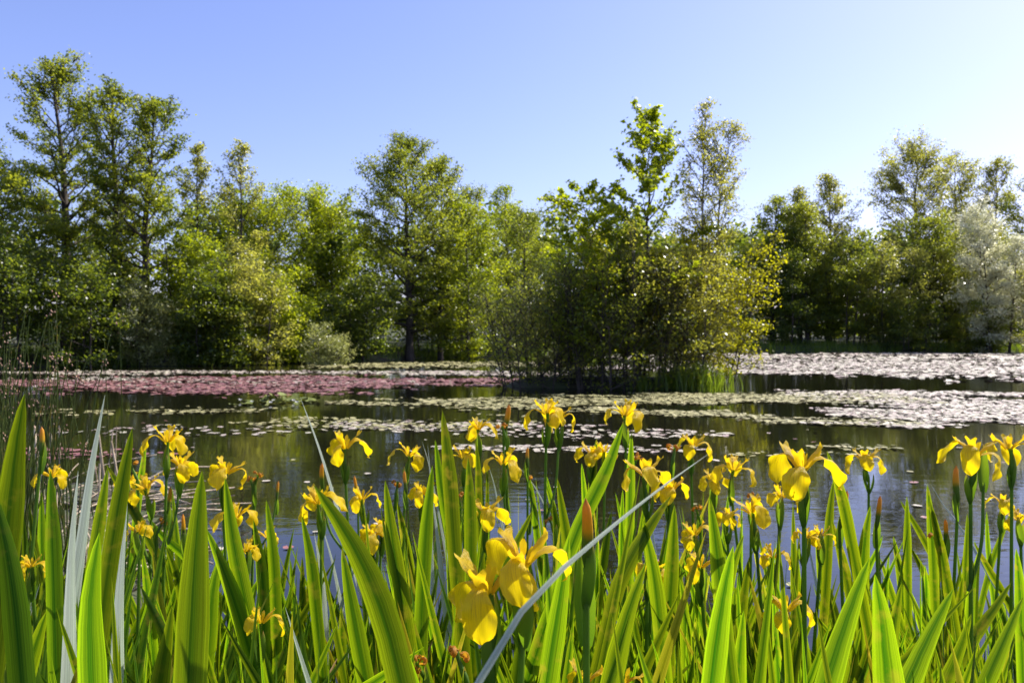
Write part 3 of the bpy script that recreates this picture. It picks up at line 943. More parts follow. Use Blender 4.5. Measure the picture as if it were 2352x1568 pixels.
gp = []
for k in range(5200):
    x = rng.uniform(-30, 52)
    if math.sin(x * 1.3) + math.sin(x * 0.47 + 2) + 0.8 * math.sin(x * 3.7) < 0.1:
        continue
    y = float(far_shore(x)) + rng.normal() * 0.35 + 0.3 * math.sin(x * 3) - 0.1
    gp.append((x, y, gz(x, y) - 0.05))
V, F = grass_mass('reeds', '', gp, 0.35, 1.1, 0.03, 6)
tag(obj('bank_reeds', mesh('bank_reeds', V, F, M['grass'])), 'broken fringe of reeds along the far water line', 'reeds', kind='stuff')


def sedge(px, d, label, n, hmax, rad, seed):
    g = at(px, 784, d)
    z0 = gz(g.x, d)
    e_pts = np.random.default_rng(seed).normal(size=(n, 2)) * rad
    pts = [(a, b, -0.08) for a, b in e_pts]
    V, F = grass_mass('', '', pts, hmax * 0.55, hmax, 0.022, seed)
    o = obj('sedge_tuft', mesh('sedge_tuft', V, F, M['grass']), None, (g.x, d, max(z0, -0.05)))
    tag(o, label, 'sedge', 'sedge tufts round the island')


sedge(1600, 21.0, 'largest upright green sedge tuft at the island tip', 700, 0.95, 0.33, 1)
sedge(1545, 21.2, 'small sedge tuft beside the largest one', 260, 0.75, 0.2, 2)
sedge(1475, 20.9, 'thin low sedge tuft under the willow shrub stems', 130, 0.6, 0.14, 3)


# ------------------------------------------------------------------ lily pads
def pad_mesh(seed, r=1.0, nseg=9, cup=0.05):
    rng = np.random.default_rng(seed)
    an = np.linspace(0.16, 6.12, nseg)
    rr = r * (1 + rng.normal(size=nseg) * 0.05)
    zo = cup * r * (rng.uniform(-0.2, 1, nseg))
    V = [(0, 0, 0)] + [(rr[i] * math.cos(an[i]), rr[i] * math.sin(an[i]), zo[i]) for i in range(nseg)]
    F = [(0, i + 1, i + 2) for i in range(nseg - 1)]
    return np.array(V), np.array(F)


def n2(x, y, s, k=0):
    return (np.sin(x * s + 1.7 * k + 1.3 * np.sin(y * s * 0.7 + k)) + np.sin(y * s * 1.3 + 2.1 * k + 1.1 * np.sin(x * s * 0.8)) + np.sin((x + y) * s * 0.61 + k)) / 3


PADS = []


def scatter_pads():
    rng = np.random.default_rng(21)

    def mat(cx, cy, rx, ry, rot, n, size, kind, edge=0.35, clump=1.1):
        c, s = math.cos(rot), math.sin(rot)
        uv = rng.uniform(-1.3, 1.3, (n * 7, 2))
        u, v = uv[:, 0], uv[:, 1]
        q = np.hypot(u, v)
        x = cx + c * u * rx - s * v * ry
        y = cy + s * u * rx + c * v * ry
        lim = 1 + edge * n2(x, y, 0.8, 1) + edge * 0.7 * n2(x, y * 1.4, 2.6, 2) + edge * 0.5 * n2(x, y * 2.0, 6.5, 4)
        ok = q < lim
        # ragged leads of open water, drawn out across the wind
        ok &= n2(x * 0.6, y * 2.2, clump, 3) + 0.6 * n2(x * 0.6, y * 2.2, clump * 3.1, 5) + 0.45 * n2(x * 0.7, y * 2.4, clump * 8.0, 7) > -0.30 * (1.35 - q) - 0.10
        ok &= ground_z(x, y) < -0.02
        i = np.nonzero(ok)[0][:n]
        for a, b, w in zip(x[i], y[i], size * rng.uniform(0.6, 1.3, len(i))):
            PADS.append((float(a), float(b), float(w), kind))
    # broad reddish raft
    mat(-8.6, 23.4, 8.4, 4.2, 0.06, 10500, 0.070, 'red', 0.3, 0.9)
    mat(-9.5, 24.5, 7.0, 3.2, 0.03, 1200, 0.066, 'mix', 0.3, 1.2)
    mat(-12.5, 30.5, 7.0, 1.5, 0.0, 1600, 0.08, 'mix', 0.4)
    mat(-3.5, 38.0, 5.0, 3.2, 0.2, 2200, 0.11, 'green', 0.4)
    mat(-1.0, 30.0, 3.2, 2.2, 0.1, 1400, 0.09, 'mix', 0.4)
    # yellow green drifts in the middle
    mat(0.2, 16.8, 3.2, 1.3, 0.05, 1700, 0.054, 'green', 0.6, 0.8)
    mat(4.5, 18.2, 3.6, 1.6, -0.05, 4200, 0.058, 'green', 0.5, 0.7)
    mat(3.4, 14.6, 2.0, 0.7, -0.05, 800, 0.050, 'green', 0.7)
    mat(-3.0, 13.2, 3.0, 1.0, 0.0, 420, 0.048, 'green', 0.7)
    mat(-6.2, 15.0, 2.6, 0.8, 0.0, 300, 0.05, 'green', 0.7)
    mat(-5.0, 12.0, 2.6, 0.7, 0.0, 150, 0.048, 'mix', 0.7)
    mat(-0.6, 12.6, 1.8, 0.6, 0.0, 300, 0.048, 'mix', 0.7)
    mat(-4.6, 9.6, 2.2, 0.5, 0.0, 180, 0.048, 'red', 0.7)
    mat(1.2, 11.6, 1.6, 0.5, 0.0, 220, 0.048, 'mix', 0.7)
    mat(-0.4, 9.9, 1.4, 0.4, 0.0, 160, 0.045, 'mix', 0.7)
    mat(1.6, 10.0, 0.9, 0.3, 0.0, 70, 0.045, 'mix', 0.7)
    # drifts towards the sun
    mat(9.0, 15.0, 4.2, 2.1, -0.03, 6200, 0.056, 'mix', 0.6, 0.6)
    mat(5.2, 13.4, 1.5, 0.6, 0.0, 500, 0.05, 'green', 0.7)
    mat(11.6, 19.2, 4.2, 1.5, 0.0, 2400, 0.062, 'mix', 0.6, 0.7)
    mat(4.4, 10.2, 0.5, 0.18, 0.0, 50, 0.042, 'green', 0.7)
    mat(3.3, 9.6, 0.8, 0.2, 0.0, 36, 0.042, 'green', 0.7)
    mat(19.5, 36.5, 15.0, 9.5, 0.05, 21000, 0.115, 'mix', 0.3, 0.35)
    mat(30.0, 53.0, 22.0, 8.0, 0.0, 8000, 0.18, 'mix', 0.3, 0.4)
    mat(14.0, 52.0, 8.0, 6.0, 0.0, 2600, 0.16, 'mix', 0.3, 0.4)
    # loose single pads
    for k in range(420):
        y = rng.uniform(4.5, 14.0)
        x = rng.uniform(-0.62, 0.62) * y
        if rng.uniform() < 0.22 and ground_z(x, y) < -0.05:
            PADS.append((x, y, rng.uniform(0.018, 0.045), str(rng.choice(['green', 'mix', 'red']))))


scatter_pads()
PADS.sort(key=lambda p: -(p[2] * p[2]) / p[1] ** 3)
PM = {}
for kind, mk in (('red', 'pad_red'), ('green', 'pad_green'), ('mix', 'pad_mix')):
    for k in range(6):
        v, f = pad_mesh(k, 1.0, 12, 0.06)
        PM[kind, k] = mesh('lily_pad', v, f, M[mk])
PAD_LABEL = {'red': 'single wine red lily pad floating flat on the dark water',
             'green': 'single yellow green lily pad floating flat on the dark water',
             'mix': 'single brownish pink lily pad floating flat on the dark water'}
PAD_GROUP = {'red': 'wine red lily pads', 'green': 'yellow green lily pads', 'mix': 'brownish pink lily pads'}
single = [p for p in PADS if 4 < p[1] < 26 and abs(p[0] / p[1]) < 0.62][:290]
chosen = set(id(p) for p in single)
rng = np.random.default_rng(8)
for k, p in enumerate(single):
    o = obj('lily_pad', PM[p[3], k % 6], None, (p[0], p[1], 0.006 + 0.004 * rng.uniform()))
    o.rotation_euler = (rng.normal() * 0.05, rng.normal() * 0.05, rng.uniform(0, 6.28))
    o.scale = (p[2],) * 3
    tag(o, PAD_LABEL[p[3]], 'lily pad', PAD_GROUP[p[3]])
for kind, mk, lab in (('red', 'pad_red', 'wide raft of wine red lily pads'), ('green', 'pad_green', 'drifts of yellow green lily pads'), ('mix', 'pad_mix', 'drifts of brownish pink lily pads')):
    rest = [p for p in PADS if p[3] == kind and id(p) not in chosen]
    n = len(rest)
    A = np.array([p[:3] for p in rest])
    bank = [pad_mesh(50 + k, 1.0, 6, 0.07) for k in range(8)]
    which = rng.integers(0, 8, n)
    BV = np.stack([b[0] for b in bank])[which]
    an = rng.uniform(0, 6.28, n)
    tx, ty = rng.normal(size=n) * 0.11, rng.normal(size=n) * 0.11
    c, s = np.cos(an)[:, None], np.sin(an)[:, None]
    X = BV[..., 0] * c - BV[..., 1] * s
    Y = BV[..., 0] * s + BV[..., 1] * c
    Z = BV[..., 2] + X * tx[:, None] + Y * ty[:, None]
    V = np.stack([A[:, 0:1] + X * A[:, 2:3], A[:, 1:2] + Y * A[:, 2:3], 0.008 + rng.uniform(0, 0.012, (n, 1)) + Z * A[:, 2:3]], -1)
    nv = BV.shape[1]
    F = bank[0][1][None] + (np.arange(n) * nv)[:, None, None]
    o = obj('lily_pad_raft', mesh('lily_pad_raft', V.reshape(-1, 3), F.reshape(-1, 3), M[mk]))
    tag(o, lab, 'lily pads', kind='stuff')


def lily_plant():
    g = at(642, 917, 17.2)
    e = empty('water_lily', (g.x, 17.2, 0.0))
    tag(e, 'water lily clump with raised yellow green leaves and small white flowers', 'water lily')
    rng = np.random.default_rng(2)
    for k in range(34):
        v, f = pad_mesh(200 + k, 0.11 * rng.uniform(0.8, 1.2), 10, 0.35)
        up = k % 3 == 0
        o = obj('leaf', mesh('leaf', v, f, M['pad_fresh']), e, (rng.normal() * 0.42, rng.normal() * 0.5, 0.06 + rng.uniform(0, 0.07) if up else 0.015 + 0.0005 * k))
        o.rotation_euler = (rng.normal() * (0.6 if up else 0.06), rng.normal() * (0.5 if up else 0.06), rng.uniform(0, 6.28))
    for k in range(6):
        vs, fs = [], []
        for j in range(10):
            a = j * 0.628 + (0.3 if j % 2 else 0)
            r = 0.05 if j % 2 else 0.042
            c, s = math.cos(a), math.sin(a)
            b = len(vs)
            vs += [(0, 0, 0), (0.5 * r * c - 0.014 * s, 0.5 * r * s + 0.014 * c, 0.018), (r * c, r * s, 0.045), (0.5 * r * c + 0.014 * s, 0.5 * r * s - 0.014 * c, 0.018)]
            fs.append((b, b + 1, b + 2, b + 3))
        obj('flower', mesh('lily_flower', np.array(vs), np.array(fs), M['white_petal']), e, (-0.75 + 0.27 * k + rng.normal() * 0.06, -0.35 + rng.normal() * 0.2, 0.03))


lily_plant()


# ------------------------------------------------------------------ iris parts
def blade(ctrl, width, wdir, n=22, cross=5, fold=0.10, tip=0.34, twist=0.0, basew=0.7, rng=None, tip_pow=0.72):
    """sword shaped leaf along control points; wdir: direction of its width"""
    P = curve_pts(ctrl, n)
    T = np.gradient(P, axis=0); T /= np.linalg.norm(T, axis=1, keepdims=True)
    t = np.linspace(0, 1, n)
    t2 = 1 - (1 - t) ** 1.25            # denser towards the tip
    P = np.stack([np.interp(t2, t, P[:, k]) for k in range(3)], 1)
    T = np.stack([np.interp(t2, t, T[:, k]) for k in range(3)], 1)
    t = t2
    w = np.array(wdir, float)
    W = w[None] - (T @ w)[:, None] * T
    W /= np.linalg.norm(W, axis=1, keepdims=True) + 1e-9
    N = np.cross(T, W)
    if twist:
        an = twist * t
        W, N = W * np.cos(an)[:, None] + N * np.sin(an)[:, None], N * np.cos(an)[:, None] - W * np.sin(an)[:, None]
    prof = np.minimum(1.0, np.clip((1 - t) / tip, 0, 1) ** tip_pow) * (basew + (1 - basew) * np.clip(t / 0.45, 0, 1))
    prof = np.maximum(prof, 0.015)
    if rng is not None:
        prof = prof * (1 + 0.02 * np.sin(t * 14 + rng.uniform(0, 6)))
        skew = rng.uniform(-0.3, 0.3)
    else:
        skew = 0
    u = np.linspace(-1, 1, cross)
    # the tip leans to one edge as on a real sword leaf
    cshift = skew * width * np.clip((t - 0.6) / 0.4, 0, 1) ** 2
    V = P[:, None, :] + W[:, None, :] * (u[None, :, None] * (prof * width / 2)[:, None, None] + cshift[:, None, None])
    keel = (1 - np.abs(u)) ** 1.4 * fold * width
    V = V + N[:, None, :] * (keel[None, :] * prof[:, None])[:, :, None]
    uv = np.stack([np.broadcast_to((u + 1) / 2, (n, cross)), np.broadcast_to(t[:, None], (n, cross))], -1)
    return V.reshape(-1, 3), grid_faces(n, cross), uv.reshape(-1, 2)


def strip_petal(L, angles, widths, convex, ruffle, rng, n=13, m=9, notch=0.0, flip=0.0):
    """petal along the +X radial plane: angles (deg, at even steps), widths"""
    t = np.linspace(0, 1, n)
    an = np.radians(np.interp(t, np.linspace(0, 1, len(angles)), angles))
    ds = L / (n - 1)
    x = np.concatenate([[0], np.cumsum(np.cos((an[1:] + an[:-1]) / 2) * ds)]) + 0.003
    z = np.concatenate([[0], np.cumsum(np.sin((an[1:] + an[:-1]) / 2) * ds)])
    w = np.interp(t, widths[0], widths[1])
    u = np.linspace(-1, 1, m)
    nx, nz = -np.sin(an), np.cos(an)
    cv = np.interp(t, np.linspace(0, 1, len(convex)), convex)
    ph = rng.uniform(0, 6.28, 4)
    ruf = ruffle * (np.sin(t[:, None] * 9 + ph[0] + u[None] * 2) + 0.6 * np.sin(t[:, None] * 19 + ph[1] - 3 * u[None])) * np.abs(u[None]) ** 1.5 * np.clip((t[:, None] - 0.3) / 0.3, 0, 1)
    off = -cv[:, None] * (u[None] ** 2) * w[:, None] + ruf
    sh = -notch * (1 - np.abs(u)[None]) * np.clip((t[:, None] - 0.75) / 0.25, 0, 1) * L
    X = x[:, None] + nx[:, None] * off + np.cos(an)[:, None] * sh
    Z = z[:, None] + nz[:, None] * off + np.sin(an)[:, None] * sh
    Y = u[None] * w[:, None] / 2 * (1 + 0.04 * np.sin(t[:, None] * 17 + ph[2])) + flip * t[:, None] ** 2 * L
    V = np.stack([X, Y, Z], -1).reshape(-1, 3)
    # crumpled tissue
    for fq, am in ((80, 0.040), (210, 0.014)):
        p3 = rng.uniform(0, 6.28, 3)
        V = V + am * 0.06 * L / 0.07 * np.stack([np.sin(V[:, 1] * fq + V[:, 2] * fq * 0.7 + p3[0]), 0.5 * np.sin(V[:, 0] * fq + p3[1]), np.sin(V[:, 0] * fq * 0.8 - V[:, 1] * fq + p3[2])], 1) * np.clip(V[:, :1] / 0.02, 0, 1)
    uv = np.stack([np.broadcast_to((u + 1) / 2, (n, m)), np.broadcast_to(t[:, None], (n, m))], -1).reshape(-1, 2)
    return V, grid_faces(n, m), uv


FW = ([0, 0.12, 0.30, 0.42, 0.55, 0.70, 0.82, 0.93, 1.0], [0.007, 0.010, 0.013, 0.020, 0.029, 0.034, 0.030, 0.018, 0.003])
FALLS, STYLES, INNER, WILT = [], [], [], []
rng = np.random.default_rng(77)
for k in range(9):
    dr = rng.uniform(-12, 14)
    q = rng.uniform(0.9, 1.1)
    fw = (FW[0], [a * q * rng.uniform(0.95, 1.05) for a in FW[1]])
    v, f, uv = strip_petal(0.083 * rng.uniform(0.94, 1.08), [50, 44, 22, -20 + dr, -62 + dr, -84 + dr * 0.6, -95 + dr * 0.4, -100], fw, [0.35, 0.3, 0.05, 0.10, 0.14, 0.06, -0.08], 0.0042, rng, n=19, m=13, flip=rng.uniform(-0.12, 0.12))
    FALLS.append(mesh('petal', v, f, M['petal'], uv))
    sw = ([0, 0.3, 0.62, 0.74, 0.88, 1.0], [0.006, 0.010, 0.013, 0.012, 0.019, 0.013])
    v, f, uv = strip_petal(0.044 * rng.uniform(0.9, 1.1), [64, 56, 40, 22, 35 + dr, 78 + dr], sw, [0.5, 0.45, 0.35, 0.2, -0.05, -0.1], 0.0016, rng, n=11, m=7, notch=0.14)
    STYLES.append(mesh('style_arm', v, f, M['style'], uv))
    iw = ([0, 0.35, 0.6, 0.85, 1.0], [0.003, 0.004, 0.008, 0.007, 0.002])
    v, f, uv = strip_petal(0.027 * rng.uniform(0.85, 1.15), [70, 75, 78, 66], iw, [0.1, 0, 0], 0.0006, rng, n=7, m=5)
    INNER.append(mesh('inner_petal', v, f, M['style'], uv))
    ww = (FW[0], [a * rng.uniform(0.35, 0.6) for a in FW[1]])
    v, f, uv = strip_petal(0.05 * rng.uniform(0.8, 1.1), [60, 40, -10, -70, -120, -200 + dr, -260], ww, [0.8, 0.9, 0.9, 0.8, 0.6], 0.003, rng, n=13, m=7, flip=rng.uniform(-0.3, 0.3))
    WILT.append(mesh('wilted_petal', v, f, M['wilted'], uv))


def spindle(L, r0, prof, mat, name, ns=8, K=9):
    t = np.linspace(0, 1, K)
    P = np.zeros((1, K, 3)); P[0, :, 2] = t * L
    P[0, :, 0] = 0.06 * L * np.sin(t * 2.2)
    r = np.interp(t, prof[0], prof[1])[None] * r0
    v, f, uv = tubes(P, r, ns)
    v[:, 1] *= 0.75
    return mesh(name, v, f, mat, uv)


OVARY = spindle(0.052, 0.0058, ([0, 0.25, 0.55, 0.7, 1], [0.55, 1.0, 0.75, 0.6, 0.75]), M['stem'], 'flower_tube')
BUDS = [spindle(0.088 * s, 0.0078 * s, ([0, 0.12, 0.42, 0.6, 0.85, 0.95, 1], [0.45, 0.85, 1.0, 0.95, 0.78, 0.5, 0.05]), M['bud'], 'bud') for s in (1.0, 0.85, 1.12)]


def bract_mesh(L, w, seed):
    rng = np.random.default_rng(seed)
    n, m = 11, 7
    t = np.linspace(0, 1, n); u = np.linspace(-1, 1, m)
    prof = np.interp(t, [0, 0.15, 0.45, 0.75, 0.92, 1], [0.5, 0.85, 1, 0.7, 0.3, 0.02])
    X = 0.004 + 0.010 * np.sin(t * 2.6)[:, None] - 0.9 * w * prof[:, None] * (u[None] ** 2) * 0.5
    Y = u[None] * prof[:, None] * w / 2
    Z = np.broadcast_to(t[:, None] * L, X.shape)
    uv = np.stack([np.broadcast_to((u + 1) / 2, (n, m)), np.broadcast_to(t[:, None], (n, m))], -1).reshape(-1, 2)
    return mesh('bract', np.stack([X, Y, Z], -1).reshape(-1, 3), grid_faces(n, m), M['bract'], uv)


BRACTS = [bract_mesh(0.085, 0.021, 1), bract_mesh(0.07, 0.017, 2), bract_mesh(0.10, 0.022, 3)]


def add_flower(e, base, lean, size, rz, wilted=False, k0=0, parts=True):
    """a flower part whose base (relative to plant e) sits on the stem tip"""
    o = obj('flower' if not wilted else 'wilted_flower', OVARY, e, base)
    o.rotation_euler = (lean[0], lean[1], rz)
    o.scale = (size,) * 3
    z = 0.050
    for j in range(3):
        a = j * 2.0944 + random.uniform(-0.15, 0.15)
        if wilted:
            p = obj('wilted_petal', WILT[(k0 + j) % 9], o, (0, 0, z))
            p.rotation_euler = (0, random.uniform(-0.5, 0.9), a)
            continue
        p = obj('petal', FALLS[(k0 + j * 2) % 9], o, (0, 0, z))
        p.rotation_euler = (random.uniform(-0.1, 0.1), random.uniform(-0.16, 0.2), a)
        p = obj('style_arm', STYLES[(k0 + j * 4) % 9], o, (0, 0, z + 0.002))
        p.rotation_euler = (0, random.uniform(-0.15, 0.12), a)
        p = obj('inner_petal', INNER[(k0 + j * 5) % 9], o, (0, 0, z + 0.001))
        p.rotation_euler = (0, random.uniform(-0.1, 0.2), a + 1.047)
    return o


def add_stem(e, ctrl, r0=0.0042, r1=0.0032):
    P = curve_pts(ctrl, 14)
    v, f, uv = tubes(P[None], np.linspace(r0, r1, 14)[None], 7)
    return obj('flower_stem', mesh('flower_stem', v, f, M['stem'], uv), e)


def add_bract(e, loc, rz, lean, k=0, s=1.0):
    o = obj('bract', BRACTS[k % 3], e, loc)
    o.rotation_euler = (lean[0], lean[1], rz)
    o.scale = (s,) * 3
    return o


def add_bud(e, loc, lean, s=1.0, rz=0.0):
    o = obj('bud', BUDS[int(abs(loc[0]) * 1000) % 3], e, loc)
    o.rotation_euler = (lean[0], lean[1], rz)
    o.scale = (s,) * 3
    return o


LANDMARKS = []  # plants with a look of their own: (place, short phrase)
NEAR = []       # plants told apart by what they grow beside: (object, what it is, group)
PLANTS = []     # root positions, to keep the filling plants apart


def add_leaf(e, root, ctrl, width, wdir, mat='iris_leaf', rng=None, **kw):
    rel = [np.array(c) - np.array(root) for c in ctrl]
    v, f, uv = blade(rel, width, wdir, rng=rng, **kw)
    return obj('leaf', mesh('leaf', v, f, M[mat], uv), e)


def fan(e, root, n, hmin, hmax, rng, width=0.024, mat='iris_leaf', az=None, spread=0.28, loose=0.0):
    """a fan of equitant leaves in one plane"""
    az = rng.uniform(0, 6.28) if az is None else az
    ax = np.array([math.cos(az), math.sin(az), 0.0])
    for k in range(n):
        s = (k - (n - 1) / 2) / max(1, (n - 1) / 2)
        h = rng.uniform(hmin, hmax) * (1 - 0.10 * abs(s))
        lean = spread * s + rng.normal() * 0.05
        side = np.array([-ax[1], ax[0], 0]) * rng.normal() * 0.05
        p0 = np.array(root) + ax * (0.018 + loose * 0.6) * s + np.array([-ax[1], ax[0], 0]) * rng.normal() * loose * 0.6 + np.array([0, 0, -0.03])
        cv = rng.uniform(0.0, 0.10) * np.sign(lean + 1e-6)
        if rng.uniform() < 0.2:
            cv *= 4.5
        pts = []
        for t in (0, 0.3, 0.65, 1.0):
            pts.append(p0 + ax * (h * (lean * t + cv * t ** 3)) + side * h * t + np.array([0, 0, h * t * (1 - 0.25 * abs(cv) * t)]))
        q = rng.uniform()
        lm = mat if mat != 'iris_leaf' or q > 0.09 else 'yellow_leaf' if q > 0.04 else 'dead_leaf'
        if lm == 'dead_leaf':
            pts = [p - np.array([0, 0, 0.25 * h * t]) + ax * 0.12 * h * t * np.sign(lean) for p, t in zip(pts, (0, 0.3, 0.65, 1.0))]
        add_leaf(e, root, pts, width * rng.uniform(0.6, 1.2), ax, lm, rng, n=12, tip=rng.uniform(0.2, 0.36), twist=rng.normal() * 0.25)


